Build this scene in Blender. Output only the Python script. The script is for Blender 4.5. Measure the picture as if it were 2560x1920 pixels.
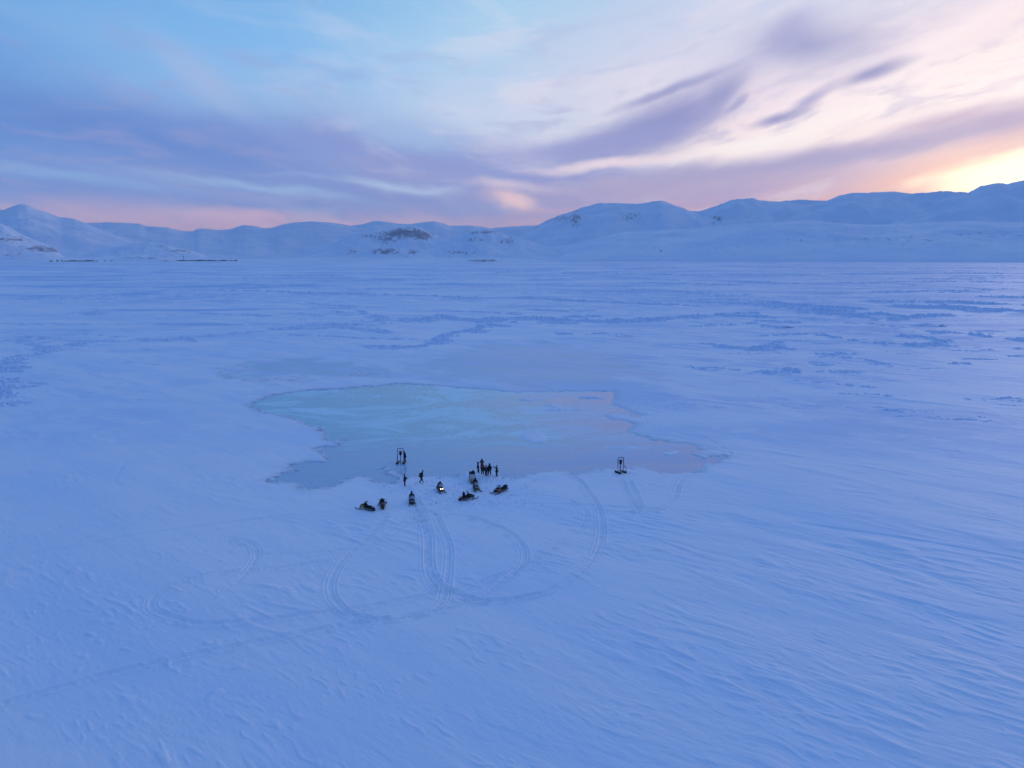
import bpy, bmesh, math, random
import numpy as np
from mathutils import Vector, Matrix

R = math.radians
HAZE = 2.3e-5
S = bpy.context.scene
for o in list(bpy.data.objects): bpy.data.objects.remove(o)
C = S.collection

# ------------------------------------------------------------------ camera
FPX, CH, HY = 1841.0, 33.0, 639.0            # focal length in photo pixels, drone height, horizon row
PITCH = math.atan((960 - HY) / FPX)
cam = bpy.data.cameras.new('camera'); cam.sensor_width = 36; cam.lens = 36 * FPX / 2560
cam.clip_start = 1; cam.clip_end = 90000
camo = bpy.data.objects.new('camera', cam); C.objects.link(camo)
camo.location = (0, 0, CH); camo.rotation_euler = (math.pi / 2 - PITCH, 0, 0)
S.camera = camo
S.view_settings.view_transform = 'Standard'; S.view_settings.look = 'None'
S.view_settings.exposure = 0; S.view_settings.gamma = 1

def ray(x, y):
    dx = (x - 1280) / FPX; dy = (960 - y) / FPX
    return dx, math.cos(PITCH) + dy * math.sin(PITCH), -math.sin(PITCH) + dy * math.cos(PITCH)
def G(x, y):                                   # where a line of sight meets the ice plane
    a, b, c = ray(x, y); t = CH / -c
    return a * t, b * t
def AE(x, y):                                  # azimuth and elevation (degrees) of a sight line
    a, b, c = ray(x, y)
    return math.degrees(math.atan2(a, b)), math.degrees(math.atan2(c, math.hypot(a, b)))
def lin(r, g, b):
    f = lambda v: ((v / 255 + .055) / 1.055) ** 2.4 if v > 10.3 else v / 255 / 12.92
    return (f(r), f(g), f(b), 1)

# ------------------------------------------------------------------ sky
SUN_AZ, SUN_EL = 38.0, 9.0
W = bpy.data.worlds.new("World"); S.world = W; W.use_nodes = True
nt = W.node_tree; nt.nodes.clear()
class NG:
    def __init__(s, nt): s.nt = nt
    def n(s, t, **k):
        q = s.nt.nodes.new(t)
        for a, b in k.items(): setattr(q, a, b)
        return q
    def put(s, sock, v):
        if hasattr(v, 'is_linked') or isinstance(v, bpy.types.NodeSocket): s.nt.links.new(v, sock)
        else: sock.default_value = v
    def m(s, op, a, b=None, c=None, clamp=False):
        q = s.n('ShaderNodeMath', operation=op, use_clamp=clamp)
        s.put(q.inputs[0], a)
        if b is not None: s.put(q.inputs[1], b)
        if c is not None: s.put(q.inputs[2], c)
        return q.outputs[0]
    def mix(s, f, a, b, blend='MIX'):
        q = s.n('ShaderNodeMix', data_type='RGBA', blend_type=blend)
        s.put(q.inputs[0], f); s.put(q.inputs[6], a); s.put(q.inputs[7], b)
        return q.outputs[2]
    def ss(s, v, lo, hi, a=0.0, b=1.0):
        q = s.n('ShaderNodeMapRange', interpolation_type='SMOOTHSTEP')
        s.put(q.inputs[0], v); s.put(q.inputs[1], lo); s.put(q.inputs[2], hi); s.put(q.inputs[3], a); s.put(q.inputs[4], b)
        return q.outputs[0]
    def comb(s, x, y, z=0.0):
        q = s.n('ShaderNodeCombineXYZ'); s.put(q.inputs[0], x); s.put(q.inputs[1], y); s.put(q.inputs[2], z)
        return q.outputs[0]
    def noise(s, vec, scale=1.0, detail=4, rough=.55, dist=0.0, col=False):
        q = s.n('ShaderNodeTexNoise'); s.put(q.inputs['Vector'], vec); q.inputs['Scale'].default_value = scale
        q.inputs['Detail'].default_value = detail; q.inputs['Roughness'].default_value = rough
        q.inputs['Distortion'].default_value = dist
        return q.outputs[1 if col else 0]
g = NG(nt)
tc = g.n('ShaderNodeTexCoord'); sx = g.n('ShaderNodeSeparateXYZ'); nt.links.new(tc.outputs['Generated'], sx.inputs[0])
X, Y, Z = sx.outputs
az = g.m('MULTIPLY', g.m('ARCTAN2', X, Y), 57.2958)
el = g.m('MULTIPLY', g.m('ARCSINE', g.m('MINIMUM', g.m('MAXIMUM', Z, -1.0), 1.0)), 57.2958)
zz = g.m('ADD', g.m('MAXIMUM', Z, 0.0), 0.10)
px_ = g.m('DIVIDE', X, zz); py_ = g.m('DIVIDE', Y, zz)
pl = g.comb(g.m('MULTIPLY', px_, 1.3), g.m('MULTIPLY', py_, .42))
wn = g.noise(pl, 1.1, 4, .55, col=True)
ws = g.n('ShaderNodeSeparateXYZ'); nt.links.new(wn, ws.inputs[0])
lift = g.m('SUBTRACT', el, g.m('MULTIPLY', az, g.ss(az, -20, 25, -.08, .20)))   # streaks fan out from the vanishing point of the wind
wisp = g.noise(g.comb(g.m('MULTIPLY', az, .15), g.m('MULTIPLY', lift, .50), 3.3), 1.0, 8, .60, dist=.35)
fine = g.m('ADD', g.m('MULTIPLY', g.noise(pl, 3.6, 7, .68), .45), g.m('MULTIPLY', wisp, .55))
waz = g.m('ADD', az, g.m('MULTIPLY', g.m('SUBTRACT', ws.outputs[0], .5), 5.0))
wel = g.m('ADD', el, g.m('MULTIPLY', g.m('SUBTRACT', ws.outputs[1], .5), 2.2))
def ramp(cols):
    q = g.n('ShaderNodeValToRGB'); e = q.color_ramp.elements
    q.color_ramp.interpolation = 'EASE'
    pos = [(min(1, max(0, (d / 45.0))), c) for d, c in cols]
    e[0].position, e[0].color = pos[0]; e[1].position, e[1].color = pos[-1]
    for p, c in pos[1:-1]:
        k = e.new(p); k.color = c
    g.put(q.inputs[0], g.m('DIVIDE', wel, 45.0))
    return q.outputs[0]
ZEN = (0.098, 0.252, 0.67, 1)
st = [(-60, ramp([(0, lin(160, 165, 210)), (3, lin(150, 165, 215)), (8, lin(95, 140, 215)), (17, lin(105, 160, 220)), (28, lin(70, 138, 215)), (45, ZEN)])),
      (-36, ramp([(0, lin(200, 175, 212)), (3.2, lin(186, 172, 212)), (4.4, lin(118, 152, 218)), (8, lin(103, 147, 216)), (11, lin(106, 157, 221)), (17, lin(116, 172, 228)), (28, lin(78, 150, 224)), (45, ZEN)])),
      (-19, ramp([(0, lin(215, 175, 208)), (2.6, lin(204, 178, 210)), (3.8, lin(135, 155, 214)), (8, lin(125, 158, 220)), (10, lin(145, 185, 232)), (13, lin(140, 190, 238)), (17, lin(114, 176, 232)), (28, lin(78, 150, 224)), (45, ZEN)])),
      (-1, ramp([(0, lin(205, 170, 205)), (2.0, lin(190, 170, 208)), (4, lin(150, 160, 212)), (7, lin(190, 210, 238)), (12, lin(180, 208, 238)), (17, lin(165, 205, 238)), (28, lin(98, 160, 226)), (45, ZEN)])),
      (17, ramp([(0, lin(225, 175, 195)), (2.8, lin(215, 170, 195)), (4.5, lin(190, 168, 205)), (7.5, lin(250, 228, 232)), (11, lin(242, 225, 236)), (14, lin(212, 212, 234)), (17, lin(200, 210, 235)), (28, lin(112, 160, 224)), (45, ZEN)])),
      (34, ramp([(0, lin(244, 196, 186)), (4.5, lin(226, 184, 198)), (7, lin(232, 205, 215)), (10, lin(252, 240, 244)), (14, lin(248, 228, 234)), (17, lin(222, 218, 234)), (28, lin(118, 160, 222)), (45, ZEN)])),
      (60, ramp([(0, lin(200, 170, 195)), (4, lin(185, 168, 205)), (10, lin(185, 188, 222)), (17, lin(180, 190, 225)), (28, lin(105, 150, 218)), (45, ZEN)]))]
col = st[0][1]
for (a0, c0), (a1, c1) in zip(st[:-1], st[1:]):
    f = g.n('ShaderNodeMapRange'); g.put(f.inputs[0], waz); f.inputs[1].default_value = a0; f.inputs[2].default_value = a1
    col = g.mix(f.outputs[0], col, c1)
# the dusk side behind and the fade round the rest of the horizon
back = g.ss(g.m('ABSOLUTE', az), 62, 130)
col = g.mix(back, col, ramp([(0, lin(84, 112, 178)), (6, lin(82, 120, 192)), (20, lin(80, 128, 202)), (45, ZEN)]))
# thin streaky veil: lets the blue through and whitens
veil = g.noise(pl, .8, 5, .55, dist=.5)
col = g.mix(g.m('MULTIPLY', g.ss(veil, .5, .75), g.ss(az, -35, 0, .02, .25)), col, lin(228, 226, 240))
col = g.mix(g.m('MULTIPLY', g.ss(g.noise(pl, 1.9, 5, .6, dist=.4), .52, .72), g.ss(el, 2, 14, .22, .04)), col, lin(150, 160, 214))
w2 = g.noise(g.comb(g.m('MULTIPLY', az, .17), g.m('MULTIPLY', lift, .62), 8.1), 1.0, 9, .60, dist=.4)
w3 = g.noise(g.comb(g.m('MULTIPLY', az, .10), g.m('MULTIPLY', lift, .36), 14.7), 1.0, 8, .58, dist=.4)
K = 57.2958 / 1591.0
def blob(x, y, rx, ry, ang, rgb, s, soft=.75, brk=.5):
    """a cloud: soft tilted ellipse at a fixed azimuth and elevation with a broken edge (x, y, radii in 2212-px photo units)"""
    global col
    a0, e0 = AE(x * 1.1573, y * 1.1573)
    k = K / math.sqrt(1 + ((x - 1106) / 1591) ** 2)
    rx, ry = rx * k, ry * k
    ca, sa = math.cos(R(ang)), math.sin(R(ang))
    u = g.m('SUBTRACT', waz, a0); v = g.m('SUBTRACT', wel, e0)
    p = g.m('DIVIDE', g.m('ADD', g.m('MULTIPLY', u, ca), g.m('MULTIPLY', v, sa)), rx)
    q = g.m('DIVIDE', g.m('SUBTRACT', g.m('MULTIPLY', v, ca), g.m('MULTIPLY', u, sa)), ry)
    d = g.m('SQRT', g.m('ADD', g.m('MULTIPLY', p, p), g.m('MULTIPLY', q, q)))
    d = g.m('ADD', d, g.m('MULTIPLY', g.m('SUBTRACT', fine, .5), brk * 2))
    mk = g.m('MULTIPLY', g.ss(d, 1 + soft * .5, 1 - soft, 0.0, 1.0), s)
    col = g.mix(mk, col, rgb if len(rgb) == 4 else lin(*rgb))
B = blob
B(300, 290, 620, 66, -8, (100, 136, 208), .8, 1.1)
B(900, 325, 420, 50, -6, (128, 146, 208), .75, 1.1)
B(420, 400, 620, 40, -3, (122, 150, 216), .6, 1.0)
B(430, 165, 110, 30, -38, (172, 186, 226), .6, 1.0)
B(900, 160, 300, 70, -10, (180, 208, 240), .4, 1.0)
B(1000, 330, 420, 45, -3, (138, 152, 214), .7, .9)
B(1100, 380, 480, 50, 0, (142, 152, 212), .75, .9)
B(1020, 235, 230, 60, 0, (210, 216, 238), .5, 1.2)
B(560, 110, 260, 60, -8, (118, 180, 236), .6, 1.2)
B(1080, 60, 230, 50, 10, (172, 212, 240), .6, 1.2)
B(900, 300, 120, 30, -5, (168, 204, 240), .5, 1.2)
B(1450, 150, 380, 90, 12, (224, 218, 236), .65, 1.2)
B(1500, 40, 420, 60, 5, (204, 212, 236), .6, 1.2)
B(750, 240, 260, 40, -15, (160, 186, 228), .6, 1.2)
B(1750, 285, 330, 55, 14, (255, 243, 243), .85, 1.0)
B(1990, 200, 260, 60, 20, (255, 240, 242), .6, 1.0)
col = g.mix(g.m('MULTIPLY', g.ss(w2, .50, .66), g.ss(el, 19, 8, 0.08, .40)), col, lin(156, 160, 210))
col = g.mix(g.m('MULTIPLY', g.ss(w3, .50, .66), g.ss(az, -30, 8, .03, .34)), col, lin(238, 228, 240))
B(1430, 262, 165, 52, 26, (144, 147, 200), .95, 1.1)
B(1370, 285, 150, 42, 12, (140, 145, 201), .9, 1.0)
B(1300, 310, 170, 26, 10, (152, 156, 210), .85, .7)
B(1430, 196, 120, 12, 16, (156, 158, 206), .9, .8)
B(1530, 215, 70, 26, 35, (150, 152, 203), .85, 1.0)
B(1640, 300, 260, 14, 10, (255, 246, 246), .8, 1.1)
B(1960, 118, 260, 26, 22, (255, 240, 244), .6, 1.1)
B(1740, 100, 130, 44, 0, (150, 155, 203), .95, 1.3)
B(1690, 75, 60, 30, 30, (165, 167, 212), .7, 1.1)
B(1890, 152, 72, 18, 14, (148, 150, 200), .95, 1.0)
B(1700, 246, 72, 10, 12, (148, 148, 200), .95, 1.0)
B(1765, 210, 50, 17, 38, (164, 161, 208), .85, 1.0)
B(1580, 225, 28, 9, 35, (165, 163, 208), .8, .7)
B(2165, 262, 150, 42, 4, (172, 160, 202), 1.0, .9)
B(2020, 262, 110, 14, 12, (196, 176, 208), .8, .9)
B(1840, 340, 130, 12, 8, (240, 236, 244), .8, .9)
B(1950, 310, 300, 26, 10, (172, 164, 206), .8, .8)
B(1620, 362, 480, 30, 4, (160, 156, 204), .9, .9)
B(1500, 400, 420, 26, 2, (180, 165, 205), .7, .9)
B(1320, 350, 190, 11, 6, (250, 228, 234), .8, .9)
B(130, 376, 230, 13, -4, (140, 178, 228), .75, 1.3)
B(420, 386, 220, 7, -5, (140, 172, 226), .6, 1.3)
B(560, 397, 220, 8, -7, (158, 190, 232), .8, 1.3)
B(700, 384, 160, 5, -4, (150, 172, 224), .6, 1.2)
B(860, 400, 110, 11, -8, (176, 200, 234), .85, 1.2)
B(940, 410, 60, 6, -2, (178, 196, 232), .7, 1.2)
B(1090, 404, 90, 10, -3, (222, 206, 226), .8, 1.2)
B(1115, 434, 62, 15, -8, (244, 208, 214), .9, 1.0)
B(1290, 445, 240, 8, 3, (206, 172, 204), .6, 1.2)
B(2060, 375, 210, 50, 14, (255, 204, 188), .8, 1.0)
B(2175, 368, 175, 34, 12, (1.5, 1.35, .98, 1), .97, .8, .45)
# the sky's own fine grain of cirrus
sky = g.n('ShaderNodeTexSky', sky_type='NISHITA', sun_disc=False)
sky.sun_elevation = R(SUN_EL); sky.sun_rotation = R(SUN_AZ); sky.altitude = 30
col = g.mix(1.0, col, g.mix(1.0, sky.outputs[0], (.006, .006, .006, 1), 'MULTIPLY'), 'ADD')
bg = g.n('ShaderNodeBackground'); g.put(bg.inputs[0], col); bg.inputs[1].default_value = 1.0
wo = g.n('ShaderNodeOutputWorld'); nt.links.new(bg.outputs[0], wo.inputs[0])
W.cycles.sampling_method = 'MANUAL'; W.cycles.sample_map_resolution = 512

# ------------------------------------------------------------------ sun (down behind cloud: weak, wide, low)
sl = bpy.data.lights.new('sun', 'SUN'); sl.energy = 0.32; sl.angle = R(14); sl.color = (1, .82, .84)
so = bpy.data.objects.new('sun', sl); C.objects.link(so)
sd = Vector((math.sin(R(SUN_AZ)) * math.cos(R(SUN_EL)), math.cos(R(SUN_AZ)) * math.cos(R(SUN_EL)), math.sin(R(SUN_EL))))
so.rotation_euler = sd.to_track_quat('Z', 'Y').to_euler()

# ------------------------------------------------------------------ materials
def mat(name, color=(.5, .5, .5), rough=.6, metal=0.0, spec=.5, vary=.15, nscale=8.0, emit=None, es=0):
    m = bpy.data.materials.new(name); m.use_nodes = True
    b = m.node_tree.nodes['Principled BSDF']; q = NG(m.node_tree)
    t = q.n('ShaderNodeTexCoord')
    n = q.noise(t.outputs['Object'], nscale, 3, .6)
    dark = tuple(c * (1 - vary) for c in color) + (1,); lite = tuple(min(1, c * (1 + vary)) for c in color) + (1,)
    q.put(b.inputs['Base Color'], q.mix(n, dark, lite))
    b.inputs['Roughness'].default_value = rough; b.inputs['Metallic'].default_value = metal
    b.inputs['Specular IOR Level'].default_value = spec
    if emit: b.inputs['Emission Color'].default_value = emit + (1,); b.inputs['Emission Strength'].default_value = es
    return m

def snow_material():
    m = bpy.data.materials.new('snow'); m.use_nodes = True
    b = m.node_tree.nodes['Principled BSDF']; q = NG(m.node_tree)
    t = q.n('ShaderNodeTexCoord'); mp = q.n('ShaderNodeMapping'); q.put(mp.inputs[0], t.outputs['Object'])
    mp.inputs['Rotation'].default_value = (0, 0, R(38))
    wet = q.n('ShaderNodeAttribute', attribute_name='wet').outputs['Fac']
    silt = q.n('ShaderNodeAttribute', attribute_name='silt').outputs['Fac']
    mp2 = q.n('ShaderNodeMapping'); q.put(mp2.inputs[0], mp.outputs[0]); mp2.inputs['Scale'].default_value = (.35, 1.3, 1)
    big = q.noise(mp2.outputs[0], .045, 4, .6); mid = q.noise(mp2.outputs[0], .5, 4, .6); sm = q.noise(mp2.outputs[0], 3.0, 4, .65)
    c = q.mix(q.ss(big, .38, .62), (.75, .84, .92, 1), (.89, .895, .91, 1))
    c = q.mix(q.m('MULTIPLY', q.ss(q.noise(mp2.outputs[0], .14, 5, .65), .48, .62), .45), c, (.90, .88, .90, 1))
    c = q.mix(q.m('MULTIPLY', q.ss(mid, .5, .72), .35), c, (.70, .80, .93, 1))
    rgh = q.n('ShaderNodeAttribute', attribute_name='rough').outputs['Fac']
    chip = q.noise(mp2.outputs[0], .16, 8, .72); chf = q.noise(t.outputs['Object'], .008, 8, .75)
    bk = q.m('MULTIPLY', rgh, q.m('ADD', .10, q.m('MULTIPLY', q.m('MAXIMUM', q.ss(chip, .50, .56), q.ss(chf, .50, .54)), .95)), clamp=True)      # broken, bare, bluer ice between the drifts
    c = q.mix(bk, c, (.44, .61, .84, 1))
    wcol = q.mix(q.ss(q.noise(mp2.outputs[0], .12, 5, .6), .4, .62), (.36, .60, .68, 1), (.50, .59, .80, 1))
    wn_ = q.m('MULTIPLY', wet, q.ss(q.m('ADD', q.noise(mp2.outputs[0], .22, 5, .65), q.m('MULTIPLY', wet, .35)), .45, .75), clamp=True)
    c = q.mix(wn_, c, wcol)
    c = q.mix(q.m('MULTIPLY', silt, q.ss(q.noise(t.outputs['Object'], .9, 4, .7), .42, .62)), c, (.36, .34, .40, 1))
    q.put(b.inputs['Base Color'], c)
    q.put(b.inputs['Roughness'], q.m('SUBTRACT', .62, q.m('MULTIPLY', wn_, .3)))
    b.inputs['Specular IOR Level'].default_value = .25
    bp = q.n('ShaderNodeBump'); bp.inputs['Strength'].default_value = .55; bp.inputs['Distance'].default_value = .12
    hgt = q.m('ADD', q.m('MULTIPLY', mid, .8), q.m('MULTIPLY', sm, .42))
    q.put(bp.inputs['Height'], q.m('MULTIPLY', hgt, q.m('SUBTRACT', 1.0, q.m('MULTIPLY', wet, .8))))
    q.put(b.inputs['Normal'], bp.outputs[0])
    return m
def ice_material():
    m = bpy.data.materials.new('ice'); m.use_nodes = True
    b = m.node_tree.nodes['Principled BSDF']; q = NG(m.node_tree)
    t = q.n('ShaderNodeTexCoord'); P = t.outputs['Object']
    s = q.n('ShaderNodeSeparateXYZ'); q.put(s.inputs[0], P)
    mp = q.n('ShaderNodeMapping'); q.put(mp.inputs[0], P); mp.inputs['Rotation'].default_value = (0, 0, R(12)); mp.inputs['Scale'].default_value = (.45, .8, 1)
    n1 = q.noise(mp.outputs[0], .045, 5, .6, dist=.6); n2 = q.noise(mp.outputs[0], .10, 7, .66, dist=1.3); n3 = q.noise(mp.outputs[0], .9, 4, .6)
    warm = q.ss(q.m('ADD', s.outputs[0], q.m('MULTIPLY', q.m('SUBTRACT', n1, .5), 70)), -5, 26)
    teal = q.mix(q.ss(n2, .4, .62), (.22, .52, .60, 1), (.58, .85, .88, 1))
    sky_tint = q.mix(q.ss(n2, .38, .62), (.42, .48, .62, 1), (.64, .71, .82, 1))
    c = q.mix(warm, teal, sky_tint)  # left-to-right tint of the mirrored sky painted into the ice colour
    near = q.ss(q.m('ADD', s.outputs[1], q.m('MULTIPLY', q.m('SUBTRACT', n2, .5), 40)), 140, 112)   # thicker grey slush along the near shore
    c = q.mix(q.m('MULTIPLY', near, .75), c, (.40, .50, .66, 1))
    c = q.mix(q.m('MULTIPLY', q.ss(n3, .52, .75), .25), c, (.62, .70, .78, 1))
    q.put(b.inputs['Base Color'], c)
    q.put(b.inputs['Roughness'], q.ss(n2, .35, .7, .20, .42)); b.inputs['Specular IOR Level'].default_value = .4
    b.inputs['IOR'].default_value = 1.33
    bp = q.n('ShaderNodeBump'); bp.inputs['Strength'].default_value = .12; bp.inputs['Distance'].default_value = .03
    q.put(bp.inputs['Height'], n3); q.put(b.inputs['Normal'], bp.outputs[0])
    return m
def hill_material():
    m = bpy.data.materials.new('snowy_slope'); m.use_nodes = True
    b = m.node_tree.nodes['Principled BSDF']; q = NG(m.node_tree)
    P = q.n('ShaderNodeTexCoord').outputs['Object']
    rk = q.n('ShaderNodeAttribute', attribute_name='rock').outputs['Fac']
    mp = q.n('ShaderNodeMapping'); q.put(mp.inputs[0], P); mp.inputs['Scale'].default_value = (1, .3, .35)
    n1 = q.noise(P, .012, 6, .68, dist=.4); n2 = q.noise(P, .0025, 4, .55); n3 = q.noise(mp.outputs[0], .045, 4, .75, dist=.3)
    v = q.m('ADD', q.m('MULTIPLY', q.m('SUBTRACT', n1, .5), 1.3), q.m('MULTIPLY', q.m('SUBTRACT', n3, .5), 2.4))
    mask = q.ss(q.m('ADD', v, q.m('MULTIPLY', rk, .78)), .40, .80)
    base = q.mix(q.ss(n2, .35, .65), (.74, .81, .90, 1), (.86, .89, .92, 1))
    q.put(b.inputs['Base Color'], q.mix(q.m('MULTIPLY', mask, .85), base, (.26, .22, .25, 1)))
    b.inputs['Roughness'].default_value = .8; b.inputs['Specular IOR Level'].default_value = .15
    bp = q.n('ShaderNodeBump'); bp.inputs['Strength'].default_value = .6; bp.inputs['Distance'].default_value = 7
    q.put(bp.inputs['Height'], q.m('ADD', n1, q.m('MULTIPLY', n3, .4))); q.put(b.inputs['Normal'], bp.outputs[0])
    return m
M_SNOW, M_ICE, M_HILL = snow_material(), ice_material(), hill_material()
M = dict(
    black=mat('black_plastic', (.010, .011, .013), .45, spec=.25), dark=mat('dark_grey_paint', (.022, .025, .03), .5, spec=.3),
    rubber=mat('black_rubber', (.018, .018, .02), .8), vinyl=mat('black_vinyl', (.012, .012, .014), .6, spec=.25),
    alu=mat('worn_aluminium', (.42, .42, .43), .4, .7), steel=mat('painted_blue_steel', (.05, .08, .16), .4, .3),
    orange=mat('orange_paint', (.45, .12, .05), .5), red=mat('red_paint', (.38, .04, .04), .5),
    yellow=mat('yellow_decal', (.36, .27, .05), .5), olive=mat('olive_paint', (.06, .075, .05), .5),
    glass=mat('smoked_windshield', (.24, .28, .34), .12, 0, .6), wood=mat('weathered_plywood', (.33, .26, .21), .8, nscale=5),
    tarp=mat('pale_tarpaulin', (.42, .38, .38), .75, nscale=3), skin=mat('skin', (.48, .30, .22), .6),
    lamp=mat('lit_headlight', (.9, .9, .85), .3, emit=(1, .80, .50), es=3), lens=mat('dull_headlight', (.35, .37, .4), .2),
    tail=mat('red_taillight', (.5, .03, .02), .3, emit=(1, .1, .05), es=.5),
    hose=mat('grey_hose', (.10, .13, .2), .5), pipe=mat('grey_pipe', (.16, .19, .26), .45, .3),
    house=mat('dark_house_wall', (.08, .075, .09), .8, nscale=.2), white=mat('white_paint', (.8, .8, .8), .5),
    c_black=mat('black_cloth', (.014, .015, .019), .9), c_navy=mat('navy_cloth', (.016, .022, .04), .9),
    c_red=mat('dull_red_cloth', (.20, .045, .05), .9), c_green=mat('dark_green_cloth', (.03, .045, .035), .9),
    c_brown=mat('dark_brown_cloth', (.05, .032, .025), .9), c_grey=mat('grey_cloth', (.07, .07, .08), .9))

# ------------------------------------------------------------------ noise
_ga = np.arange(256) * (2 * math.pi / 256); _gc, _gs = np.cos(_ga).astype(np.float32), np.sin(_ga).astype(np.float32)
def _h(xi, yi, seed):
    h = (xi * np.int64(374761393) + yi * np.int64(668265263) + np.int64(seed * 974634777)) & 0xffffffff
    h = ((h ^ (h >> 13)) * 1274126177) & 0xffffffff
    return ((h ^ (h >> 16)) & 255).astype(np.int32)
def pn(x, y, seed=0):                         # gradient noise, about -0.7 .. 0.7
    x0 = np.floor(x); y0 = np.floor(y); fx = (x - x0).astype(np.float32); fy = (y - y0).astype(np.float32)
    xi = x0.astype(np.int64); yi = y0.astype(np.int64)
    def c(i, j):
        k = _h(xi + i, yi + j, seed); return _gc[k] * (fx - i) + _gs[k] * (fy - j)
    u = fx * fx * fx * (fx * (fx * 6 - 15) + 10); v = fy * fy * fy * (fy * (fy * 6 - 15) + 10)
    a = c(0, 0); a += u * (c(1, 0) - a); b_ = c(0, 1); b_ += u * (c(1, 1) - b_)
    return a + v * (b_ - a)
def fbm(x, y, seed=0, o=4):
    s = 0; a = 1.0
    for k in range(o): s = s + a * pn(x * 2 ** k, y * 2 ** k, seed + k * 17); a *= .5
    return s
def sst(v, lo, hi):
    t = np.clip((v - lo) / (hi - lo), 0, 1); return t * t * (3 - 2 * t)
def rnd(n, m, seed): return np.random.RandomState(seed).rand(n, m)

def mesh_grid(name, V, ni, nj, m, smooth=True, wrap=False, attrs=None):
    """V: (ni*nj, 3), rows i, columns j"""
    i, j = np.meshgrid(np.arange(ni - 1), np.arange(nj if wrap else nj - 1), indexing='ij')
    j2 = (j + 1) % nj
    q = np.stack([i * nj + j, (i + 1) * nj + j, (i + 1) * nj + j2, i * nj + j2], -1).reshape(-1, 4)
    me = bpy.data.meshes.new(name)
    me.vertices.add(len(V)); me.vertices.foreach_set('co', V.astype(np.float32).ravel())
    me.loops.add(q.size); me.loops.foreach_set('vertex_index', q.ravel().astype(np.int32))
    me.polygons.add(len(q)); me.polygons.foreach_set('loop_start', np.arange(0, q.size, 4, dtype=np.int32))
    me.polygons.foreach_set('use_smooth', np.full(len(q), smooth))
    me.update(calc_edges=True)
    for k, v in (attrs or {}).items():
        a = me.attributes.new(k, 'FLOAT', 'POINT'); a.data.foreach_set('value', v.astype(np.float32).ravel())
    me.materials.append(m)
    o = bpy.data.objects.new(name, me); C.objects.link(o); return o
def tag(o, label=None, cat=None, group=None, kind=None):
    for k, v in (('label', label), ('category', cat), ('group', group), ('kind', kind)):
        if v: o[k] = v
    return o

# ------------------------------------------------------------------ polylines traced on the ground
def spline(pts, step):
    P = np.array(pts, float); n = len(P)
    P = np.vstack([2 * P[0] - P[1], P, 2 * P[-1] - P[-2]])
    out = []
    for k in range(1, n):
        a, b, c, d = P[k - 1], P[k], P[k + 1], P[k + 2]
        m = max(2, int(np.linalg.norm(c - b) / step)); t = (np.arange(m) / m)[:, None]
        out.append(.5 * ((2 * b) + (c - a) * t + (2 * a - 5 * b + 4 * c - d) * t ** 2 + (3 * b - a - 3 * c + d) * t ** 3))
    out.append(P[-2][None]); return np.vstack(out)
def gpts(zs, x0, y0, k): return [G(x0 + a * k, y0 + b * k) for a, b in zs]

POOL = gpts([(240,285),(300,265),(420,250),(560,240),(680,232),(760,222),(900,224),(985,232),(1060,238),(1150,245),(1260,252),(1400,250),(1500,250),(1640,250),(1640,275),(1620,300),(1680,318),(1740,345),(1720,352),(1660,340),(1590,345),(1640,360),(1720,378),(1700,395),(1690,412),(1760,430),(1860,450),(1960,465),(2000,480),(1960,500),(1980,510),(2070,505),(2085,515),(2000,540),(1960,570),(1900,578),(1830,575),(1790,560),(1740,548),(1700,545),(1690,555),(1640,560),(1600,555),(1560,565),(1500,578),(1440,565),(1380,572),(1320,570),(1270,590),(1240,592),(1190,580),(1180,568),(1090,560),(1050,570),(1000,585),(900,585),(860,590),(830,590),(795,592),(775,572),(738,550),(700,555),(725,578),(785,604),(760,610),(712,607),(678,592),(655,580),(640,583),(590,585),(545,610),(520,625),(430,635),(400,615),(275,607),(330,575),(390,560),(370,540),(440,535),(520,530),(500,500),(470,480),(545,465),(580,440),(510,440),(495,410),(480,395),(420,380),(410,365),(340,355),(320,345),(250,335),(215,315),(200,300)], 500, 820, .6329)
ISLES = [((1315,430),(60,19)), ((1400,310),(30,7)), ((1420,322),(50,3)), ((1290,284),(30,4)), ((1545,275),(55,4)), ((1680,476),(50,3)), ((1870,492),(30,3))]
WET = [gpts([(60,185),(120,150),(220,120),(400,112),(600,130),(760,160),(780,195),(640,200),(480,200),(330,205),(150,208),(70,195)], 500, 820, .6329),
       gpts([(740,190),(900,110),(1100,55),(1400,60),(1700,105),(1880,160),(1850,215),(1640,250),(1200,245),(985,230),(760,220)], 500, 820, .6329)]
k8 = (300, 1150, .678); k3 = (0, 620, .5787); k4 = (1280, 620, .5787)
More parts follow.
